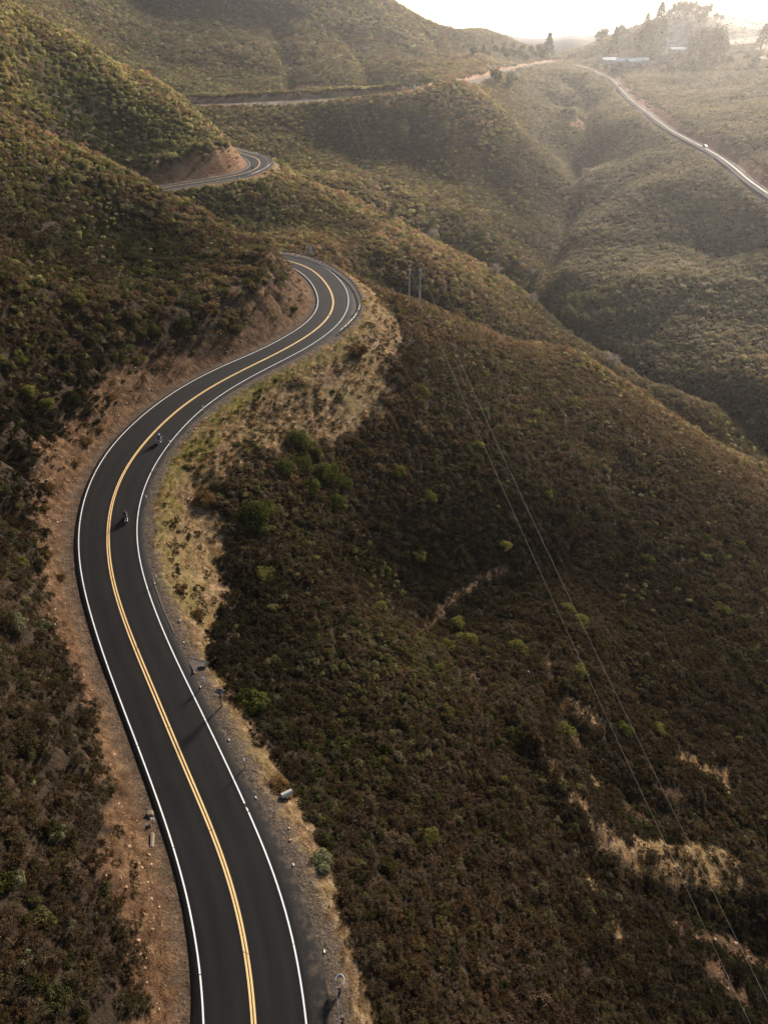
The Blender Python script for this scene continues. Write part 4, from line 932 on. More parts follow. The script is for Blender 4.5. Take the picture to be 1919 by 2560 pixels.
def road_line(i0, i1, extra, step=1):
    out = []
    for i in range(i0, i1, step):
        o = DRE[i] + extra; x, y = DR[i, 0] + DN[i, 0] * o, DR[i, 1] + DN[i, 1] * o
        out.append(Vector((x, y, DR[i, 2] - .03)))
    return out
a1 = spot(851, 833); a2 = spot(736, 630)
i1 = road_frame(a1.x, a1.y)[0]; i2 = road_frame(a2.x, a2.y)[0]
guardrail(road_line(min(i1, i2), max(i1, i2) + 6, .25), 'long steel guardrail curving round the outside of the nearer hairpin bend', 1.9)
a1 = spot(590, 448); a2 = spot(641, 385)
i1 = road_frame(a1.x, a1.y)[0]; i2 = road_frame(a2.x, a2.y)[0]
guardrail(road_line(min(i1, i2), max(i1, i2), .3), 'steel guardrail round the farther small hairpin bend below the orange cut', 1.9)
# the short one at the bottom, ending in a looped terminal
pb_, _t = [], None
for k, (xs_, ys_) in enumerate([(849, 2600), (848, 2560), (845, 2520), (841, 2480), (838.5, 2452)]):
    d_ = cray(xs_ / 1.15742, ys_ / 1.15732); t_ = (-58.62 + .65) / d_[2]; pb_.append(Vector((d_[0] * t_, d_[1] * t_, CAM_Z - 58.62)))
gr0 = guardrail([pb_[0] + Vector((1.2, -14, -.3))] + pb_, 'short pale guardrail beside the road at the bottom, ending in a dark loop', 1.9)
lp = MB(); c0 = pb_[-1] - Vector(gr0.location) + Vector((.32, .02, .62)); ring = [c0 + Vector((.32 * math.cos(a), .36 * math.sin(a), 0)) for a in np.linspace(math.pi, -math.pi * .35, 16)]
for s_ in (-.09, .09): lp.tube([p + Vector((0, 0, s_)) for p in ring], .05, 8)
for a, b in zip(ring[:-1], ring[1:]): lp.add([a + Vector((0, 0, .13)), b + Vector((0, 0, .13)), b - Vector((0, 0, .13)), a - Vector((0, 0, .13))], [(0, 1, 2, 3)])
lp.build('end_loop', STEEL_D, gr0)
br = MB(); br.tube([ring[-1], pb_[-2] - Vector(gr0.location) + Vector((.05, .25, .62))], .045, 8); br.build('brace', STEEL, gr0)

# --- roadside posts and signs
def delineator(p, label, group=None, h=1.15, plate=False):
    root = empty('marker_post', p); tag(root, label, 'marker post', group)
    m_ = MB(); m_.box((0, 0, h * .42), (.09, .035, h * .84)); m_.build('post', STEEL_D, root)
    m_ = MB()
    if plate: m_.box((0, -.03, h * .82), (.30, .02, .62)); m_.box((0, -.045, h * .9), (.1, .008, .05), 1); m_.box((0, -.045, h * .8), (.05, .008, .16), 1)
    else: m_.box((0, -.002, h * .88), (.12, .045, h * .28))
    m_.build('plate' if plate else 'white_top', [WHITE, BLACK], root)
    return root
dl = [((509, 1030), 'thin white topped marker post on the inner verge uphill of both motorcycles', 1.15), ((427, 1118), 'white topped marker post on the green verge just right of the upper motorcycle', 1.2),
      ((368.5, 1257), 'white topped marker post at the asphalt edge between the two motorcycles', 1.15), ((394, 1457), 'white topped marker post on the brown verge downhill of the lower motorcycle', 1.25),
      ((613, 1918), 'white topped marker post on the gravel above the corrugated pipe', 1.3)]
for (a, b), l_, h_ in dl: delineator(spot(a, b), l_, 'marker posts along the road edge', h_)
delineator(spot(511, 1714), 'short post with a tall white number plate beside the diamond sign', 'marker posts along the road edge', 1.25, True)
delineator(spot(523, 447), 'small marker post at the foot of the cut before the far hairpin', 'marker posts along the road edge', 1.5)
delineator(spot(613, 378), 'white marker post behind the far hairpin at the end of its guardrail', 'marker posts along the road edge', 1.6)
lp_ = spot(384, 2056); root = empty('marker_post', lp_); tag(root, 'low marker with two white bars at the left edge by the drain', 'marker post', 'marker posts along the road edge')
m_ = MB(); m_.box((0, 0, .2), (.06, .05, .5)); m_.build('post', STEEL_D, root)
for s_ in (-.1, .1):
    m_ = MB(); m_.box((s_, -.03, .55), (.13, .03, .42)); m_.build('white_bar', WHITE, root)
# little reflector tags on the asphalt edge
protot = None
tag_l = ['tiny white reflector tag on the kerb beside the post below the motorcycles', 'tiny white reflector tag on the asphalt dike above the drain inlet', 'tiny white reflector tag below the white number plate',
         'tiny white reflector tag halfway down the gravel strip under the diamond sign', 'tiny white reflector tag at the asphalt edge left of the corrugated pipe', 'tiny white reflector tag where the shoulder widens below the pipe',
         'tiny white reflector tag uphill of the looped guardrail end']
for (a, b), l_ in zip([(387, 1459), (460, 1607), (502, 1719), (573, 1851), (640, 1995), (734, 2163), (811, 2380)], tag_l):
    q = spot(a, b); i_, T_, N_, z_ = road_frame(q.x, q.y); q = Vector((q.x, q.y, max(q.z, z_ - .05)))
    m_ = MB(); m_.box((0, 0, .05), (.2, .1, .09), 0, None, .8); m_.box((.12, 0, .02), (.1, .06, .04)); o = m_.build('reflector_tag', WHITE); o.location = q; o.rotation_euler.z = math.atan2(T_.y, T_.x)
    tag(o, l_, 'reflector', 'reflector tags along the asphalt edge')

q = spot(555, 1765); sg = empty('warning_sign', q, R(14)); tag(sg, 'diamond warning sign seen from behind on a brown wooden post', 'road sign')
m_ = MB(); m_.box((0, 0, 1.25), (.13, .11, 2.9)); m_.build('post', WOOD, sg)
rr_ = Matrix.Rotation(R(45), 3, 'Y'); m_ = MB(); m_.box((0, .08, 2.15), (.82, .02, .82), 0, rr_); m_.build('panel', PANEL, sg)
m_ = MB(); m_.box((0, .08, 1.35), (.42, .02, .42)); m_.build('plaque', PANEL, sg)

q = spot(777, 643); sg = empty('roadside_sign_board', q, R(-30)); tag(sg, 'tall rectangular sign board seen from behind above the nearer hairpin', 'road sign')
m_ = MB(); m_.box((0, 0, 2.6), (1.45, .03, 2.75)); [m_.box((0, -.03, z_), (1.45, .03, .05), 0) for z_ in (1.6, 2.3, 3.0, 3.7)]; m_.build('panel', mat('pale_sign_back', (.85, .88, .88), .5), sg)
for s_ in (-.55, .55):
    m_ = MB(); m_.box((s_, -.08, 1.9), (.1, .1, 4.3)); m_.build('post', STEEL, sg)
for s_ in (-.55, .55):
    m_ = MB(); m_.tube([(s_, -.1, 1.3), (s_, -1.0, 0)], .04, 6); m_.build('brace', STEEL, sg)

q = spot(910, 776); sg = empty('curve_sign', q, R(0)); tag(sg, 'yellow bend sign with a black arrow on the verge of the nearer hairpin', 'road sign')
m_ = MB(); m_.box((0, 0, 1.1), (.08, .07, 2.5)); m_.build('post', STEEL, sg)
m_ = MB(); m_.box((0, -.06, 2.15), (1.25, .02, .62)); m_.build('panel', YEL, sg)
m_ = MB(); m_.prism([(-.5, 2.15), (-.25, 2.37), (-.25, 2.22), (.5, 2.22), (.5, 2.08), (-.25, 2.08), (-.25, 1.93)], -.08, -.072); m_.build('arrow', BLACK, sg)
m_ = MB(); m_.box((0, -.06, 1.45), (.58, .02, .58), 0, rr_); m_.build('plaque', YEL, sg)

def far_sign(xs_, ys_, name, label, w, h, face, height, diamond=False, posts=1, rz=0):
    q = spot(xs_, ys_)
    if q is None: return
    s = empty(name, q, rz); tag(s, label, 'road sign')
    for k in range(posts):
        m_ = MB(); m_.box(((k - (posts - 1) / 2) * w * .6, 0, height / 2), (.12, .1, height)); m_.build('post', STEEL, s)
    m_ = MB(); m_.box((0, -.09, height), (w, .04, h), 0, rr_ if diamond else None); m_.build('panel', face, s)
far_sign(1037, 232, 'diamond_sign', 'pale diamond sign beside the upper road under the hill', 2.1, 2.1, mat('pale_sign_face', (.72, .70, .66), .5), 3.6, True)
far_sign(1286, 172, 'guide_sign', 'small green guide sign where the upper road nears the saddle', 4.2, 1.7, GREEN_S, 3.4, False, 2)
far_sign(1320, 166, 'diamond_sign', 'small orange diamond sign on the upper road close to the saddle', 1.6, 1.6, ORG, 2.4, True)
far_sign(1745, 343, 'diamond_sign', 'yellow diamond sign on the bank above the silver car', 1.7, 1.7, YELE, 2.6, True)
far_sign(632, 437, 'chevron_sign', 'dark sign on a post behind the guardrail before the far hairpin', .9, .9, STEEL_D, 2.6)
far_sign(687, 403, 'chevron_sign', 'grey diamond sign on a post outside the far hairpin', .8, .8, PANEL, 3.0, True)
far_sign(450, 268, 'road_sign', 'small dark sign where the upper road leaves the left spur', .8, .8, STEEL_D, 2.2)

# --- drain inlet, kerb dike, pipe and headwall
q = spot(494, 1648); i_, T_, N_, z_ = road_frame(q.x, q.y)
dr = empty('drain_inlet', (q.x, q.y, z_ - .03)); tag(dr, 'asphalt drain inlet flaring off the right road edge above the number plate', 'drain')
DUST = mat('dusty_kerb_asphalt', (.11, .095, .08), .9, 0, .4, 3)
def dike(pts, name, par, h=.06, w=.2, m=DUST):
    m_ = MB(); v, f = [], []
    for k, p in enumerate(pts):
        t = (pts[min(k + 1, len(pts) - 1)] - pts[max(k - 1, 0)]).normalized(); nr = Vector((t.y, -t.x, 0))
        v += [p - nr * w / 2 - Vector((0, 0, .15)), p - nr * w * .3 + Vector((0, 0, h)), p + nr * w * .3 + Vector((0, 0, h)), p + nr * w / 2 - Vector((0, 0, .15))]
    f = [(k * 4 + j, k * 4 + j + 1, k * 4 + j + 5, k * 4 + j + 4) for k in range(len(pts) - 1) for j in range(3)] + [(0, 1, 2, 3), tuple(len(pts) * 4 - 4 + j for j in (3, 2, 1, 0))]
    return mesh_obj(name, v, f, m, par)
o3 = Vector(dr.location)
def loc_at(xs_, ys_, h=0.0):
    d_ = cray(xs_ / 1.15742, ys_ / 1.15732); t_ = (o3.z + h - CAM_Z) / d_[2]; return Vector((d_[0] * t_, d_[1] * t_, o3.z + h)) - o3
dike([loc_at(*p) for p in [(446, 1590), (455, 1605), (470, 1627), (485, 1645), (500, 1651), (514, 1652)]], 'upper_kerb', dr)
dike([loc_at(*p) for p in [(484, 1682), (486, 1672), (497, 1666), (515, 1665)]], 'lower_kerb', dr)
apr = [loc_at(*p) for p in [(440, 1592), (470, 1629), (486, 1648), (514, 1653), (515, 1665), (496, 1667), (485, 1680), (466, 1645)]]
mesh_obj('apron', [p + Vector((0, 0, .012)) for p in apr] + [p - Vector((0, 0, .2)) for p in apr], [tuple(range(8)), tuple(range(15, 7, -1))] + [(k, (k + 1) % 8, (k + 1) % 8 + 8, k + 8) for k in range(8)], mat('dusty_asphalt', (.09, .075, .06), .9, 0, .4, 3), dr)
m_ = MB(); g_ = loc_at(515, 1659); m_.box(g_ + Vector((.1, 0, .02)), (.35, .5, .1)); m_.build('grate', BLACK, dr)
# long low dike on the right edge above it
i0 = road_frame(*(spot(372, 1440).xy))[0]; i1_ = road_frame(*(spot(440, 1590).xy))[0]
ln = road_line(min(i0, i1_), max(i0, i1_), .05); kb = empty('asphalt_kerb', ln[0]); tag(kb, 'low dark asphalt kerb on the right edge above the drain inlet', 'kerb')
dike([p - ln[0] for p in ln], 'kerb_strip', kb, .05, .2)

q1, q2 = spot(704, 1995), spot(738, 1990)
pz = q1.z + .32; cp = empty('culvert_pipe', (q1.x, q1.y, pz)); tag(cp, 'short corrugated metal culvert pipe lying on the bank below the road', 'pipe')
dirp = Vector((q2.x - q1.x, q2.y - q1.y, -.12)); dirp = dirp.normalized(); v, f = [], []
NP = 40
for j, rr in ((0, 1.0), (1, .92)):
    for k in range(NP):
        c_ = dirp * (1.08 * k / (NP - 1)); rad = (.25 + .018 * math.sin(k * 2.1)) * rr; u_ = dirp.cross(Vector((0, 0, 1))).normalized(); w_ = u_.cross(dirp)
        v += [c_ + (u_ * math.cos(a) + w_ * math.sin(a)) * rad for a in np.linspace(0, 2 * math.pi, 16, endpoint=False)]
for j in (0, 1):
    f += [(j * NP * 16 + k * 16 + a, j * NP * 16 + k * 16 + (a + 1) % 16, j * NP * 16 + (k + 1) * 16 + (a + 1) % 16, j * NP * 16 + (k + 1) * 16 + a) for k in range(NP - 1) for a in range(16)]
f += [(a, (a + 1) % 16, NP * 16 + (a + 1) % 16, NP * 16 + a) for a in range(16)]
mesh_obj('pipe_shell', v, f, mat('corrugated_zinc', (.36, .36, .33), .6, .2, .25, 6), cp, True)
hw = empty('culvert_headwall', spot(378, 2072)); tag(hw, 'old stone culvert headwall sunk in the dirt at the left road edge', 'headwall'); oh = Vector(hw.location)
for (a, b), s_, nm in (((376, 2036), (.55, .5, .5), 'cap_stone'), ((381, 2104), (.32, 1.5, .5), 'side_wall'), ((372, 2066), (.5, .25, .3), 'broken_slab')):
    p_ = spot(a, b) - oh; m_ = MB(); m_.box(p_ + Vector((0, 0, .12)), s_, 0, Matrix.Rotation(R(12), 3, 'Z') @ Matrix.Rotation(R(8), 3, 'X'), .86); o = m_.build(nm, CONC, hw); bv = o.modifiers.new('b', 'BEVEL'); bv.width = .05

# --- power line
ptop = []
for (bx_, by_, tx_, ty_), l_ in zip([(1022, 762, 1025, 672), (1048, 776, 1053, 672)], ['left one of the two bare wooden power poles right of the hairpin', 'right one of the two bare wooden power poles, standing slightly nearer']):
    q = spot(bx_, by_); dd_ = cray(tx_ / 1.15742, ty_ / 1.15732); hgt_ = q.y * dd_[2] / dd_[1] + CAM_Z - q.z; print('pole', q, hgt_)
    hgt_ = min(max(hgt_, 9), 15)
    pr_ = empty('power_pole', q); tag(pr_, l_, 'power pole', 'power poles on the near slope')
    m_ = MB(); m_.tube([(0, 0, -.5), (0, 0, hgt_ * .5), (0, 0, hgt_)], [.24, .2, .16], 10); m_.build('pole', WOOD_P, pr_)
    m_ = MB(); m_.box((0, 0, hgt_ - .35), (1.0, .1, .12)); m_.build('crossarm', WOOD_P, pr_)
    for s_ in (-.4, .4):
        m_ = MB(); m_.lathe([(.03, 0), (.07, .06), (.05, .12), (.07, .18), (.02, .24)], (s_, 0, hgt_ - .29), 8); m_.build('insulator', STEEL, pr_)
    m_ = MB(); m_.box((.16, 0, hgt_ - 1.4), (.22, .2, .5)); m_.build('cutout_box', STEEL_D, pr_)
    ptop.append(q + Vector((0, 0, hgt_ - .1)))
WIRE = mat('dull_wire', (.19, .16, .13), .7, 0, .1)
def wire(a, b, sag, label, r_=.015):
    a, b = Vector(a), Vector(b); m_ = MB()
    m_.tube([a.lerp(b, k / 40) - Vector((0, 0, 4 * sag * (k / 40) * (1 - k / 40))) - a for k in range(41)], r_, 5)
    o = m_.build('power_line', WIRE); o.location = a; tag(o, label, 'power line', 'wires of the power line')
def ray_pt(xs_, ys_, t_): d_ = cray(xs_ / 1.15742, ys_ / 1.15732) * t_; return Vector((d_[0], d_[1], d_[2] + CAM_Z))
for tp, (ex, ey), l_, fx in ((ptop[0], (1919, 2520), 'lower left wire sagging from the left pole down to the bottom right', (806, 30)),
                             (ptop[1], (1919, 2370), 'upper right wire sagging from the right pole down to the right edge', (822, 18))):
    e_ = ray_pt(ex, ey, 60); far_e = tp + (e_ - tp) * 1.45 + Vector((0, 0, -1.0)); wire(tp, far_e, 4.4, l_)
    top = ray_pt(fx[0], fx[1], 690); wire(tp, top, 15, l_.split(' sagging')[0] + (' crossing the valley from the left pole up to the far hill' if 'left' in l_ else ' crossing the valley from the right pole up to the far hill'), .03)

# --- motorcycles and their riders
PAINT_K = mat('black_motorcycle_paint', (.025, .025, .028), .3, .2, .1); CHROME = mat('chrome', (.55, .55, .56), .25, .9, .05)
SEATM = mat('seat_vinyl', (.02, .018, .016), .6); REDL = mat('red_lens', (.55, .02, .02), .3); PLATE_M = mat('number_plate', (.75, .72, .66), .5)
def motorcycle(loc, rz, bags, label, body):
    root = empty('motorcycle', loc, rz); tag(root, label, 'motorcycle')      # local +Y is forward
    for y_, r_, nm in ((-.72, .32, 'rear_wheel'), (.80, .33, 'front_wheel')):
        m_ = MB(); m_.torus((0, y_, r_), r_ - .07, .075 if y_ < 0 else .06, 20, 8); w_ = m_.build(nm, BLACK, root, True)
        m_ = MB(); m_.torus((0, y_, r_), r_ - .13, .02, 16, 6); m_.lathe([(.06, -.06), (.06, .06)], (0, y_, r_), 10, 0, 'X')
        for k in range(5):
            a = k * 2 * math.pi / 5; m_.tube([(0, y_, r_), (0, y_ + math.cos(a) * (r_ - .12), r_ + math.sin(a) * (r_ - .12))], .014, 5)
        m_.build('rim', CHROME, w_, True)
    m_ = MB()   # tank
    sec = [(-.12, .09, .76, .80), (.02, .17, .70, .90), (.22, .19, .68, .96), (.40, .13, .70, .93), (.50, .06, .76, .86)]
    v = [];  f = []
    for y_, w_, z0, z1 in sec:
        zc = (z0 + z1) / 2; hh = (z1 - z0) / 2; v += [(w_ * math.cos(a), y_, zc + hh * math.sin(a)) for a in np.linspace(0, 2 * math.pi, 12, endpoint=False)]
    f = [(k * 12 + a, k * 12 + (a + 1) % 12, (k + 1) * 12 + (a + 1) % 12, (k + 1) * 12 + a) for k in range(4) for a in range(12)] + [tuple(range(12)), tuple(range(59, 47, -1))]
    m_.add(v, f); m_.build('fuel_tank', body, root, True)
    m_ = MB(); m_.box((0, .12, .42), (.34, .42, .36), 0, None, .8); m_.lathe([(.11, -.26), (.13, -.2), (.13, .2), (.11, .26)], (0, .1, .45), 10, 0, 'X'); m_.build('engine', STEEL_D, root)
    m_ = MB(); m_.tube([(0, .58, .98), (0, .45, .80), (0, .35, .34), (0, -.3, .34), (0, -.72, .34)], .03, 6); m_.tube([(0, .45, .8), (0, -.15, .66), (0, -.78, .72)], .028, 6)
    for s_ in (-.1, .1): m_.tube([(s_, -.72, .34), (s_, -.5, .66)], .022, 6)
    m_.build('frame', PAINT_K, root)
    for s_ in (-1, 1):
        m_ = MB(); m_.tube([(.1 * s_, .80, .33), (.1 * s_, .56, 1.0)], [.03, .024], 8); m_.build('fork', CHROME, root)
    m_ = MB(); m_.tube([(-.42, .30, 1.05), (-.30, .42, 1.07), (-.1, .54, 1.02), (.1, .54, 1.02), (.30, .42, 1.07), (.42, .30, 1.05)], .017, 6); hb = m_.build('handlebar', CHROME, root)
    for s_ in (-1, 1):
        m_ = MB(); m_.tube([(s_ * .28, .46, 1.07), (s_ * .34, .48, 1.22)], .008, 5); m_.box((s_ * .36, .48, 1.25), (.14, .03, .09)); m_.build('mirror', CHROME, root)
    m_ = MB(); m_.box((0, -.18, .80), (.28, .42, .09), 0, None, .85); m_.box((0, -.52, .86), (.22, .34, .09), 0, None, .85); m_.build('seat', SEATM, root)
    for y_, r_, a0, a1_, nm in ((-.72, .38, .25, 2.6, 'rear_fender'), (.80, .38, .7, 2.5, 'front_fender')):
        v, f = [], []; A_ = np.linspace(a0, a1_, 9)
        for a in A_:
            for s_ in (-.09, -.05, .05, .09): v.append((s_, y_ + r_ * math.cos(a), .33 + (r_ - (abs(s_) > .06) * .05) * math.sin(a)))
        f = [(k * 4 + j, k * 4 + j + 1, k * 4 + j + 5, k * 4 + j + 4) for k in range(8) for j in range(3)]
        o = mesh_obj(nm, v, f, body, root, True); sd = o.modifiers.new('s', 'SOLIDIFY'); sd.thickness = .012
    m_ = MB(); m_.lathe([(.02, -.1), (.09, -.06), (.1, .05), (.09, .07)], (0, 0, 0), 12, 0, 'Z'); hl = m_.build('headlight', CHROME, root, True); hl.location = (0, .70, .92); hl.rotation_euler = (R(-90), 0, 0)
    m_ = MB(); m_.box((0, -1.06, .66), (.2, .05, .08)); m_.build('tail_light', REDL, root)
    m_ = MB(); m_.box((0, -1.10, .54), (.2, .012, .13), 0, Matrix.Rotation(R(-20), 3, 'X')); m_.build('number_plate', PLATE_M, root)
    for s_ in (-1, 1):
        m_ = MB(); m_.tube([(s_ * .16, .3, .35), (s_ * .2, .1, .24), (s_ * .2, -.5, .26), (s_ * .21, -.95, .32)], [.03, .035, .05, .055], 8); m_.build('exhaust', CHROME, root, True)
    if bags:
        for s_ in (-1, 1):
            m_ = MB(); m_.box((s_ * .30, -.68, .58), (.2, .52, .3), 0, None, .85); o = m_.build('saddlebag', PAINT_K, root); bv = o.modifiers.new('b', 'BEVEL'); bv.width = .04; bv.segments = 2
            m_ = MB(); m_.box((s_ * .30, -.68, .75), (.2, .5, .04)); m_.build('bag_trim', CHROME, o)
        m_ = MB(); m_.add([(-.24, .62, 1.05), (.24, .62, 1.05), (.2, .5, 1.38), (-.2, .5, 1.38), (-.24, .63, 1.05), (.24, .63, 1.05), (.2, .51, 1.38), (-.2, .51, 1.38)], [(0, 1, 2, 3), (7, 6, 5, 4), (0, 4, 5, 1), (3, 2, 6, 7)]); m_.build('windscreen', mat('smoky_screen', (.1, .12, .14), .15), root)
    return root

def rider(loc, rz, jacket, legs_c, helmet, label):
    """seated, leaning slightly forward, hands on the bars, feet on the pegs; local +Y forward"""
    J = {'pelvis': (0, -.22, .94, .155), 'waist': (0, -.20, 1.10, .145), 'chest': (0, -.10, 1.32, .17), 'neckb': (0, -.04, 1.47, .085), 'neck': (0, -.01, 1.54, .06), 'head': (0, .02, 1.62, .085), 'crown': (0, .01, 1.72, .08)}
    E = [('pelvis', 'waist'), ('waist', 'chest'), ('chest', 'neckb'), ('neckb', 'neck'), ('neck', 'head'), ('head', 'crown')]
    for s_, n_ in ((-1, 'l'), (1, 'r')):
        J.update({'sh' + n_: (s_ * .19, -.06, 1.43, .078), 'el' + n_: (s_ * .37, .10, 1.22, .052), 'wr' + n_: (s_ * .385, .27, 1.10, .034), 'pa' + n_: (s_ * .38, .335, 1.085, .032),
                  'hi' + n_: (s_ * .12, -.18, .92, .11), 'kn' + n_: (s_ * .27, .26, .80, .072), 'an' + n_: (s_ * .25, .14, .40, .048), 'to' + n_: (s_ * .26, .33, .335, .042)})
        E += [('chest', 'sh' + n_), ('sh' + n_, 'el' + n_), ('el' + n_, 'wr' + n_), ('wr' + n_, 'pa' + n_), ('pelvis', 'hi' + n_), ('hi' + n_, 'kn' + n_), ('kn' + n_, 'an' + n_), ('an' + n_, 'to' + n_)]
        for k in range(4):   # fingers closed over the grip
            bx_ = s_ * (.345 + k * .024); J['f%d%s' % (k, n_)] = (bx_, .375, 1.09, .0095); J['g%d%s' % (k, n_)] = (bx_, .385, 1.05, .0085)
            E += [('pa' + n_, 'f%d%s' % (k, n_)), ('f%d%s' % (k, n_), 'g%d%s' % (k, n_))]
        J['t0' + n_] = (s_ * .335, .335, 1.06, .011); J['t1' + n_] = (s_ * .335, .365, 1.035, .009); E += [('pa' + n_, 't0' + n_), ('t0' + n_, 't1' + n_)]
    names = list(J); me = bpy.data.meshes.new('person'); me.from_pydata([J[n][:3] for n in names], [(names.index(a), names.index(b)) for a, b in E], [])
    o = link(bpy.data.objects.new('person', me)); o.location = loc; o.rotation_euler = (0, 0, rz)
    sk = o.modifiers.new('skin', 'SKIN'); sk.use_smooth_shade = True
    for i, n in enumerate(names): sv = me.skin_vertices[0].data[i]; sv.radius = (J[n][3], J[n][3]); sv.use_root = (n == 'pelvis')
    o.modifiers.new('sub', 'SUBSURF').render_levels = 1
    # cloth by height on the body: boots, trousers, jacket
    m = bpy.data.materials.new('riding_clothes'); m.use_nodes = True; nt = m.node_tree; b_ = nt.nodes['Principled BSDF']; b_.inputs['Roughness'].default_value = .75
    tc = nd(nt, 'ShaderNodeTexCoord'); sx = nd(nt, 'ShaderNodeSeparateXYZ'); nt.links.new(tc.outputs['Object'], sx.inputs[0])
    c_ = mixc(nt, math_(nt, 'GREATER_THAN', sx.outputs[2], .46), (.02, .016, .013), legs_c)
    c_ = mixc(nt, math_(nt, 'GREATER_THAN', math_(nt, 'ADD', sx.outputs[2], math_(nt, 'MULTIPLY', math_(nt, 'ABSOLUTE', sx.outputs[0], 0), .3)), 1.01), c_, jacket)
    c_ = mixc(nt, math_(nt, 'GREATER_THAN', sx.outputs[2], 1.53), c_, (.42, .26, .18)); nt.links.new(c_, b_.inputs['Base Color'])
    me.materials.append(m); tag(o, label, 'person')
    hm_ = MB(); prof = [(.001, 1.79), (.06, 1.783), (.105, 1.755), (.135, 1.70), (.142, 1.64), (.135, 1.58), (.115, 1.53), (.09, 1.51)]
    hm_.lathe(prof, (0, .01, 0), 18); h_ = hm_.build('helmet', helmet, o, True)
    vz = MB(); vz.add([(.125 * math.sin(a), .01 + .148 * math.cos(a), z) for z in (1.6, 1.69) for a in np.linspace(-.9, .9, 9)], [(k, k + 1, k + 10, k + 9) for k in range(8)]); vz.build('visor', BLACK, h_)
    for s_ in (-1, 1):   # eyes behind the visor, a nose
        e_ = MB(); e_.lathe([(.001, .012), (.012, 0), (.001, -.012)], (s_ * .032, .105, 1.645), 6); e_.build('eye', WHITE, o)
    return o

BLUE = mat('blue_jacket', (.03, .06, .13), .7)
for (xs_, ys_), bags, lab_m, lab_p, jk, lg, hc_ in (
    ((397, 1111), True, 'dark touring motorcycle with saddlebags, the upper of the two bikes', 'rider in a dark blue jacket and white helmet on the upper motorcycle', (.03, .05, .09), (.05, .07, .11), WHITE),
    ((316, 1306), False, 'black motorcycle with a red tail light, the lower of the two bikes', 'rider all in black on the lower motorcycle, with a dark red helmet', (.012, .011, .012), (.018, .018, .02), mat('dark_red_helmet', (.14, .02, .02), .3))):
    q = spot(xs_, ys_); i_, T_, N_, z_ = road_frame(q.x, q.y)
    rz = math.atan2(-T_.x, T_.y); off = (q - Vector((DR[i_, 0], DR[i_, 1], 0))).dot(N_); zz = DR[i_, 2] + .03 * (1 - min(1, abs(off) / 3.7))
    q = Vector((q.x, q.y, zz)) + T_ * .55
    mo = motorcycle(q, rz, bags, lab_m, PAINT_K); ri = rider(q, rz, jk, lg, hc_, lab_p); mo.scale = ri.scale = (.86, .88, .84)

# --- cars and buildings far away
GLASS = mat('dark_glass', (.03, .035, .04), .15)
def car(loc, rz, label, paint_m, van=False, group=None, L_=4.5):
    root = empty('van' if van else 'car', loc, rz); tag(root, label, 'van' if van else 'car', group)   # +X forward
    H = 1.45 if not van else 2.1; w = .9
    side = [(-L_ / 2, .35), (-L_ / 2, .85), (-L_ / 2 + .35, .95)] + ([(-L_ / 2 + .15, H)] if van else [(-L_ / 2 + .75, H)]) + [(L_ / 2 - 2.0 + (.6 if van else 0), H), (L_ / 2 - 1.15, .98), (L_ / 2 - .1, .82), (L_ / 2, .4)]
    m_ = MB(); m_.prism(side, -w, w); b_ = m_.build('body', paint_m, root); bv = b_.modifiers.new('b', 'BEVEL'); bv.width = .08; bv.segments = 2
    m_ = MB(); x0 = -L_ / 2 + (.5 if van else .95); x1 = L_ / 2 - 2.05 + (.6 if van else 0)
    for s_ in (-1, 1): m_.add([(x0, s_ * (w + .006), 1.0), (x1 + .55, s_ * (w + .006), 1.0), (x1, s_ * (w + .006), H - .12), (x0 + .1, s_ * (w + .006), H - .12)], [(0, 1, 2, 3)])
    m_.build('side_window', GLASS, root)
    m_ = MB(); m_.add([(x1 + .12, -w * .85, H - .04), (x1 + .12, w * .85, H - .04), (L_ / 2 - 1.2, w * .85, 1.03), (L_ / 2 - 1.2, -w * .85, 1.03)], [(0, 1, 2, 3)]); m_.build('windscreen', GLASS, root)
    for x_ in (-L_ / 2 + .8, L_ / 2 - .85):
        for s_ in (-1, 1):
            m_ = MB(); m_.lathe([(.12, -.1), (.32, -.1), (.34, 0), (.32, .1), (.12, .1)], (0, 0, 0), 14, 0, 'X'); o = m_.build('wheel', BLACK, root); o.location = (x_, s_ * (w - .05), .34); o.rotation_euler = (0, 0, R(90))
    for s_ in (-.6, .6):
        m_ = MB(); m_.box((L_ / 2 + .0, s_, .68), (.06, .3, .14)); m_.build('headlight', WHITE, root)
    return root
CARW = mat('white_car_paint', (.8, .8, .8), .3, 0, .02); CARS = mat('silver_blue_paint', (.32, .38, .44), .3, .4, .02)
def on_side_road(xs_, ys_, lane):
    q = spot(xs_, ys_); i = int(((FR[:, 0] - q.x) ** 2 + (FR[:, 1] - q.y) ** 2).argmin()); return Vector((FR[i, 0] + FN[i, 0] * lane, FR[i, 1] + FN[i, 1] * lane, FR[i, 2] + .03)), math.atan2(FT[i, 1], FT[i, 0])
p_, a_ = on_side_road(1541, 216, -1.8); car(p_, a_ , 'white van on the right hand road just below the saddle', CARW, True, None, 5.6)
p_, a_ = on_side_road(1757, 368, -1.6); car(p_, a_, 'silver blue car on the right hand road below the yellow sign', CARS)
park_l = ['white parked car nearest the road fork on the saddle', 'white parked van second from the road fork on the saddle', 'grey parked car in the middle of the saddle row', 'white parked car right of the grey one on the saddle', 'white parked car beside the dark shed on the saddle']
for k, (xs_, ys_) in enumerate([(1441, 156), (1452, 156), (1464, 157), (1475, 157), (1487, 159)]):
    q = spot(xs_, ys_)
    if q: car(q, R(20 + 37 * k), park_l[k], CARW if k != 2 else CARS, k == 1, 'cars parked on the saddle')

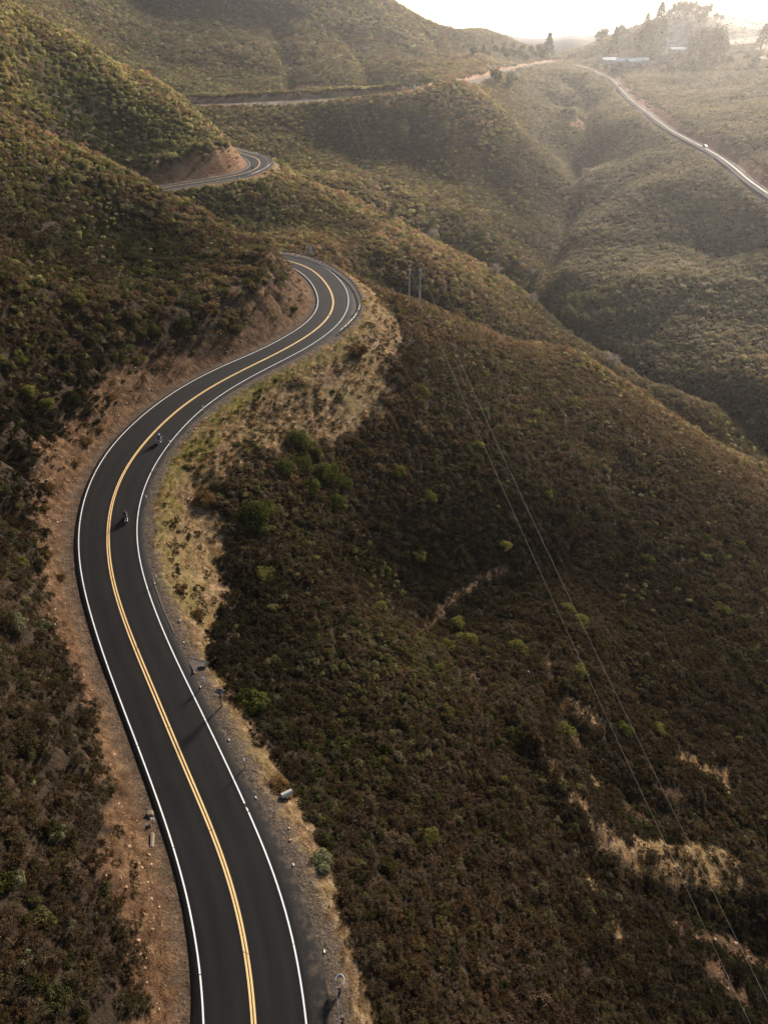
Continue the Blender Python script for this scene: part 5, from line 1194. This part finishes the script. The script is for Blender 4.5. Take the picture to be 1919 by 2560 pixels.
ROOF = mat('white_metal_roof', (.88, .86, .84), .6, 0, .05); WALL = mat('pale_house_wall', (.45, .40, .34), .9, 0, .1); DARKW = mat('dark_timber_wall', (.09, .07, .05), .9, 0, .2)
def house(xs_, ys_, w, d, h, rh, rz, label, wall=WALL, roof=ROOF, group=None):
    q = spot(xs_, ys_)
    if q is None: return
    root = empty('house', q - Vector((0, 0, .4)), rz); tag(root, label, 'house', group)
    m_ = MB(); m_.box((0, 0, h / 2), (w, d, h)); m_.prism([(-w / 2 + .01, h), (w / 2 - .01, h), (w / 2 - .01, h + .02), (-w / 2 + .01, h + .02)], -d / 2, d / 2)
    m_.add([(-w / 2, -d / 2, h), (-w / 2, d / 2, h), (-w / 2, 0, h + rh), (w / 2, -d / 2, h), (w / 2, d / 2, h), (w / 2, 0, h + rh)], [(0, 1, 2), (3, 5, 4)]); m_.build('wall', wall, root)
    m_ = MB()
    for s_ in (-1, 1):
        y0 = s_ * (d / 2 + .5); m_.add([(-w / 2 - .4, y0, h - .15), (w / 2 + .4, y0, h - .15), (w / 2 + .4, 0, h + rh + .08), (-w / 2 - .4, 0, h + rh + .08), (-w / 2 - .4, y0, h + .0), (w / 2 + .4, y0, h + .0), (w / 2 + .4, 0, h + rh + .22), (-w / 2 - .4, 0, h + rh + .22)],
              [(0, 1, 2, 3), (4, 7, 6, 5), (0, 4, 5, 1), (0, 3, 7, 4), (1, 5, 6, 2)])
    m_.build('roof', roof, root)
    for k in range(3):
        m_ = MB(); m_.box((-w / 2 + w * (k + .5) / 3, -d / 2 - .02, h * .55), (1.1 if k != 1 else 1.0, .06, 1.1 if k != 1 else 2.0)); m_.build('window' if k != 1 else 'door', GLASS if k != 1 else DARKW, root)
house(1520, 160, 19, 11, 5.0, 2.6, R(8), 'long white roofed building at the left end of the saddle row', group='buildings on the saddle')
house(1552, 163, 15, 11, 5.0, 2.8, R(-12), 'white roofed house second from the left in the saddle row', group='buildings on the saddle')
house(1580, 165, 17, 12, 5.4, 3.0, R(10), 'white roofed house third from the left, widest roof in the saddle row', group='buildings on the saddle')
house(1603, 160, 14, 10, 4.8, 2.4, R(-5), 'white roofed house at the right end of the saddle row', group='buildings on the saddle')
house(1507, 168, 14, 6, 2.6, 1.2, R(4), 'low dark shed in front of the saddle buildings', DARKW, DARKW)
house(1693, 132, 22, 11, 4.2, 2.4, R(4), 'lone white roofed house higher on the right hillside')

# --- single shrubs and trees
M_DKG = foliage_mat('dark_green_leaves', 'own', (.066, .072, .019), .35, .6); M_OLV = foliage_mat('olive_leaves', 'own', (.145, .135, .036), .42, .6)
M_BRN = foliage_mat('rusty_brown_leaves', 'own', (.13, .08, .033), .35, .55); M_PAL = foliage_mat('bleached_twigs', 'own', (.33, .27, .24), .3, .4)
M_PGR = foliage_mat('pale_grey_green_leaves', 'own', (.17, .17, .09), .35, .45); M_PINE = foliage_mat('pine_needles', 'own', (.05, .06, .03), .2, .5)
SHM = {k: [lobe_bush(700 + 10 * j + i, mm, 2600, .95, 30, .075) for i in range(3)] for j, (k, mm) in enumerate((('g', M_DKG), ('o', M_OLV), ('b', M_BRN), ('p', M_PAL), ('y', M_PGR)))}
for k in SHM:
    for me in SHM[k]: me.name = 'leafy_shrub'
def shrub(u, v, r_, kind, label, group=None, h=None, name='shrub'):
    q = hit(u, v)
    if q is None: return
    o = link(bpy.data.objects.new(name, SHM[kind][rng.integers(0, 3)])); o.location = q - Vector((0, 0, .1 * r_)); h = h or rng.uniform(.85, 1.1)
    o.scale = (r_ * rng.uniform(.92, 1.08), r_ * rng.uniform(.92, 1.08), r_ * h); o.rotation_euler = (0, 0, rng.uniform(0, 6.28)); tag(o, label, 'shrub', group)
named = [(540, 1525, 2.4, 'g', 'large round dark green shrub beside the diamond warning sign'), (770, 765, 2.7, 'b', 'big rusty round shrub where the nearer guardrail ends'),
 (905, 850, 2.3, 'o', 'bright green shrub high on the near slope left of the wires'), (1025, 965, 2.1, 'o', 'bright green shrub under the wires in mid slope'),
 (855, 1025, 2.2, 'o', 'rounded olive shrub left of the wires below the bright green one'), (925, 1075, 1.9, 'o', 'olive shrub right below the rounded olive one on mid slope'),
 (905, 1200, 1.8, 'o', 'olive shrub just above the faint curved footpath'), (568, 1245, 1.9, 'o', 'olive shrub at the foot of the dry grass bank right of the drainless bend'),
 (440, 1085, 2.1, 'b', 'brown shrub at the grass edge right of the lower motorcycle'), (555, 1120, 3.3, 'g', 'wide dark shrub mass next to the brown one at the grass edge'),
 (640, 955, 3.0, 'g', 'dark green shrub at the upper corner of the near brush'), (635, 668, 1.1, 'g', 'lone dark shrub on the bare cut inside the nearer hairpin'),
 (555, 405, 2.6, 'g', 'dark tree-like shrub under the far hairpin guardrail'), (540, 425, 2.2, 'b', 'rusty shrub left of the dark one under the far hairpin'),
 (690, 1862, 1.3, 'y', 'grey green cushion shrub on the verge below the culvert pipe'), (120, 1800, .9, 'y', 'pale yellow green bush on the dark left bank near the bottom'),
 (1245, 1455, 2.0, 'o', 'orange tinted olive shrub under the wires above the bare patches'), (390, 1275, 1.1, 'b', 'low brown shrub on the dry verge above the drain inlet'),
 (600, 1700, 1.2, 'b', 'brown bush on the bank between number plate and pipe'), (425, 1330, 1.2, 'b', 'brown bush strip at the verge edge above the drain')]
for u, v, r_, k_, l_ in named: shrub(u, v, r_, k_, l_)
for u, v, r_ in [(700, 1030, 3.2), (650, 1005, 2.8), (735, 1050, 2.4), (668, 1060, 2.6), (610, 1015, 2.3), (725, 1085, 2.2)]: shrub(u, v, r_, 'g', 'one of the dark green shrubs crowded together in mid slope', 'crowded green shrubs in the near slope')
for u, v, r_ in [(950, 925, 1.3), (1040, 812, 1.6), (1200, 985, 1.3), (1235, 872, 1.6), (1085, 1180, 1.4), (1395, 1215, 1.9), (1250, 1345, 1.6), (1225, 1320, 1.4), (1005, 1385, 1.5), (985, 1350, 1.4), (1115, 1400, 1.6),
   (1110, 1600, 1.6), (1215, 1580, 1.4), (940, 1450, 1.2), (970, 1400, 1.3), (1110, 885, 1.4), (1520, 1165, 1.6), (1555, 1320, 1.5), (830, 1240, 1.4), (1590, 1180, 1.6), (820, 1320, 1.3), (1345, 1580, 1.4), (1420, 1580, 1.3), (920, 1810, 1.2), (1180, 1070, 1.3)]:
    shrub(u, v, r_ * 1.25, 'o' if rng.random() < .6 else 'g', 'green shrub standing out of the brown brush on the near slope', 'green shrubs dotted over the near slope')
for u, v, r_ in [(320, 598, 2.3), (165, 655, 2.0), (400, 570, 1.9), (160, 540, 1.6), (400, 705, 1.8), (330, 715, 1.7), (460, 575, 1.7), (500, 570, 1.5), (60, 850, 1.8), (100, 880, 1.5), (40, 780, 1.6), (520, 560, 1.4), (300, 780, 1.6), (230, 690, 1.5)]:
    shrub(u, v, r_, 'o' if rng.random() < .4 else 'g', 'rounded green shrub in the dark brush left of the hairpin', 'green shrubs on the left hillside')
for u, v, r_ in [(40, 1220, 1.3), (30, 1350, 1.5), (90, 1360, 1.3), (25, 1660, .8), (60, 1700, .7), (110, 1990, .7), (50, 2080, .8), (150, 2000, .6), (35, 1900, .8), (95, 2120, .7)]:
    shrub(u, v, r_, 'y' if rng.random() < .55 else 'o', 'dull green bush on the shaded bank at the left edge', 'bushes on the near left bank')
for u, v, r_ in [(185, 955, 1.3), (240, 860, 1.2), (105, 1055, 1.1), (95, 1100, 1.0), (160, 1000, .9), (215, 930, .9), (100, 1200, 1.0), (130, 1250, .9)]:
    shrub(u, v, r_, 'b', 'dark shrub growing on the bare bank above the left lane', 'shrubs on the left cut bank')
for u, v, r_ in [(930, 500, 3.0), (1080, 585, 3.2), (1150, 655, 3.0), (1150, 625, 2.6)]: shrub(u, v, r_, 'y', 'pale green bush at the bottom of the ravine behind the poles', 'pale bushes in the ravine')
for u, v, r_ in [(690, 435, 2.6), (735, 425, 2.4), (600, 440, 2.2), (650, 470, 2.2), (960, 640, 2.2), (930, 630, 2.0), (700, 500, 2.2), (820, 475, 2.0), (745, 470, 2.0), (880, 540, 2.0)]:
    shrub(u, v, r_, 'o' if rng.random() < .6 else 'g', 'green shrub on the spur between the two hairpins', 'green shrubs on the middle spur')

def tree_meshes(kind, seed, m):
    r_ = np.random.default_rng(seed)
    if kind == 'conifer':
        nq = 1500; z = r_.random(nq) ** .8; a = r_.uniform(0, 6.28, nq); br_ = .5 + .5 * np.sin(z * 34 + 2.2 * np.sin(a * 2)); rad = (1 - z) ** .8 * .27 * (.55 + .5 * br_) + .02
        rad *= r_.uniform(.3, 1.0, nq) ** .4; P = np.stack([np.cos(a) * rad, np.sin(a) * rad, .12 + z * .88], 1)
        U = np.stack([np.cos(a), np.sin(a), np.full(nq, -.25)], 1); N = unit(np.stack([0 * a, 0 * a, np.ones(nq)], 1) + r_.normal(size=(nq, 3)) * .5)
        co = leaf_quads(P, N, r_.uniform(.05, .11, nq), r_.uniform(.02, .04, nq), U, seed)
    else:
        nl = 26; C = unit(r_.normal(size=(nl, 3)) + [0, 0, .2]) * r_.uniform(.12, .36, nl)[:, None] * [1.15, 1.15, .95] + [0, 0, .50]
        nq = 2400 if kind == 'oak' else 1500; k = r_.integers(0, nl, nq); D = unit(r_.normal(size=(nq, 3))); P = C[k] + D * (r_.uniform(.07, .17, nl)[k] * r_.uniform(.6, 1.1, nq))[:, None]
        if kind == 'bare': N = unit(r_.normal(size=(nq, 3))); U = unit(P - [0, 0, .2] + r_.normal(size=(nq, 3)) * .2); co = leaf_quads(P, N, r_.uniform(.06, .14, nq), np.full(nq, .009), U, seed)
        else: co = leaf_quads(P, unit(D + r_.normal(size=(nq, 3)) * .5), r_.uniform(.03, .06, nq), r_.uniform(.025, .045, nq), None, seed)
    crown = quads_mesh('crown', co, m, r_.uniform(0, 1, len(co) // 4))
    t_ = MB(); t_.tube([(0, 0, -.04), (.01, 0, .3), (0, .01, .92 if kind == 'conifer' else .5)], [.035, .026, .008 if kind == 'conifer' else .018], 7)
    if kind != 'conifer':
        for k in range(7):
            a = k * .9; t_.tube([(0, 0, .22 + .03 * k), (.12 * math.cos(a), .12 * math.sin(a), .42 + .03 * k), (.26 * math.cos(a), .26 * math.sin(a), .58 + .03 * k)], [.016, .011, .004], 5)
    tm = bpy.data.meshes.new('trunk'); tm.from_pydata(t_.v, [], t_.f); tm.materials.append(M_BARK)
    return crown, tm
TM = {'conifer': [tree_meshes('conifer', 800 + i, M_PINE) for i in range(2)], 'oak': [tree_meshes('oak', 820 + i, M_DKG) for i in range(3)],
      'grey': [tree_meshes('oak', 840 + i, M_PGR) for i in range(2)], 'bare': [tree_meshes('bare', 860 + i, M_PAL) for i in range(2)]}
def tree(xs_, ys_, hgt, kind, label, group=None, wide=1.0, q=None):
    q = q or spot(xs_, ys_)
    if q is None: print('no ground for', label, xs_, ys_); return
    cr, tr = TM[kind][rng.integers(0, len(TM[kind]))]
    root = empty({'conifer': 'pine_tree', 'oak': 'oak_tree', 'grey': 'willow_tree', 'bare': 'bare_tree'}[kind], q, rng.uniform(0, 6.28)); tag(root, label, 'tree', group)
    for me, n_ in ((cr, 'crown'), (tr, 'trunk')):
        o = link(bpy.data.objects.new(n_, me), root); o.scale = (hgt * wide, hgt * wide, hgt)
tree(1236, 216, 17, 'oak', 'dark rounded oak at the edge of the upper road', None, 1.0)
tree(1273, 226, 16, 'grey', 'pale grey green tree just right of the dark oak by the upper road')
tree(1368, 146, 30, 'conifer', 'pointed dark pine rising into the sky at the saddle', None, 1.3)
tree(1350, 148, 22, 'oak', 'dark round tree left of the pointed pine on the saddle', None, 1.1)
tree(1602, 152, 48, 'oak', 'tallest dark tree standing behind the white roofed row', None, .85)
tree(1530, 142, 34, 'conifer', 'slim pine rising behind the long white building', None, 1.0)
tree(1604, 180, 9, 'oak', 'round dark tree in front of the right end of the saddle row', None, 1.1)
tree(1551, 186, 8, 'oak', 'round dark tree below the middle of the saddle row', None, 1.2)
tree(1750, 66, 20, 'oak', 'round tree alone on the pale grass below the hilltop', None, 1.1)
tree(1641, 92, 38, 'conifer', 'tall pine on the skyline slope left of the hilltop', None, 1.3)
tree(1614, 70, 18, 'conifer', 'small pine breaking the skyline left of the tall pine', None, 1.5)
tree(1718, 92, 20, 'oak', 'mid slope tree under the left side of the hilltop')
tree(1901, 122, 24, 'conifer', 'cone shaped pine near the right edge of the hill', None, 1.4)
tree(1502, 112, 26, 'oak', 'dark tree on the skyline above the parked cars', None, 1.2)
tree(1549, 98, 22, 'oak', 'dark tree on the skyline left of the hill slope', None, 1.2)
for xs_, ys_, h_ in [(1682, 48, 22), (1696, 46, 24), (1712, 46, 25), (1728, 46, 24), (1740, 50, 19), (1754, 46, 18), (1768, 46, 20), (1672, 52, 16), (1788, 52, 12), (1803, 54, 10)]:
    tree(xs_, ys_, h_, 'oak', 'dark oak in the grove crowning the right hilltop', 'oaks on the hilltop', 1.0)
for xs_, ys_, h_ in [(1735, 152, 36), (1750, 155, 40), (1768, 156, 42), (1785, 154, 40), (1760, 140, 34), (1798, 150, 26), (1725, 148, 24)]:
    tree(xs_, ys_, h_, 'oak', 'big oak in the dense clump on the right hillside', 'oaks in the hillside clump', .95)
for k in range(28):
    xs_ = 1180 + 190 * rng.random(); ys_ = 118 + 40 * rng.random() + (xs_ < 1240) * -8
    tree(xs_, ys_, rng.uniform(7, 12), 'conifer' if rng.random() < .15 else 'oak', 'small dark tree on the ridge above the end of the upper road', 'trees on the ridge left of the saddle', 1.2)
for k in range(26):
    xs_ = rng.uniform(1490, 1919); ys_ = rng.uniform(140, 190)
    tree(xs_, ys_, rng.uniform(6, 11), rng.choice(['oak', 'oak', 'grey', 'conifer']), 'small scattered tree on the right hill around the houses', 'scattered trees on the right hill', 1.3)
for k in range(30):
    u_ = 1215 + 50 * rng.random(); v_ = rng.uniform(160, 260)
    tree(u_ * 1.157, v_ * 1.157, rng.uniform(5, 8), rng.choice(['oak', 'grey', 'grey']), 'small tree in the head of the ravine below the saddle', 'trees at the head of the ravine', 1.3)
for u_, v_, h_ in [(1265, 385, 9), (1262, 365, 9), (1258, 345, 8), (1268, 405, 7), (1230, 470, 6), (1240, 445, 6), (1225, 490, 5), (1245, 425, 6)]:
    tree(u_ * 1.157, v_ * 1.157, h_, 'bare', 'leafless greyish tree along the ravine bottom', 'bare trees in the ravine', 1.3)
tree(1327, 762, 7, 'bare', 'whitish leafless tree low in the ravine beyond the near ridge', None, 1.3); tree(1237, 692, 7, 'bare', 'bleached leafless bush tree on the spur above the ravine', None, 1.3)
tree(1081, 602, 8, 'bare', 'pale leafless tree on the far slope behind the poles', None, 1.2); tree(1077, 572, 9, 'grey', 'pale green slim tree above the pale leafless one', None, .8)
tree(1530, 915, 6, 'bare', 'pinkish leafless shrub tree at the foot of the near ridge', None, 1.6)
for u_, v_, h_ in [(1170, 640, 7), (1200, 620, 7), (1240, 660, 8), (1275, 655, 8), (1230, 690, 8), (1215, 600, 7), (1310, 690, 7), (1160, 600, 6), (1260, 700, 7)]:
    tree(u_ * 1.157, v_ * 1.157, h_, 'grey', 'grey green willow crowding the ravine bottom', 'willows in the ravine', 1.4)
tree(1010, 352, 12, 'grey', 'pale slim tree on the far slope under the upper road', None, .7); tree(983, 552, 10, 'grey', 'pale slim tree below the other one on the far slope', None, .7)

lg = MB(); q = spot(990, 745); lg.tube([(0, 0, 0), (.8, .3, 1.2), (1.5, .5, 2.6)], [.09, .07, .04], 7); o = lg.build('dead_trunk', mat('bleached_wood', (.5, .45, .4), .8)); o.location = q; tag(o, 'bleached dead trunk leaning left of the power poles', 'dead trunk')
q = spot(1319, 1686); o = link(bpy.data.objects.new('boulder', rock_mesh(911, mat('white_boulder', (.6, .56, .5), .9, 0, .15)))); o.location = q + Vector((0, 0, .3)); o.scale = (.9, .7, 1.3); tag(o, 'small white boulder alone in the brush of the near slope', 'boulder')
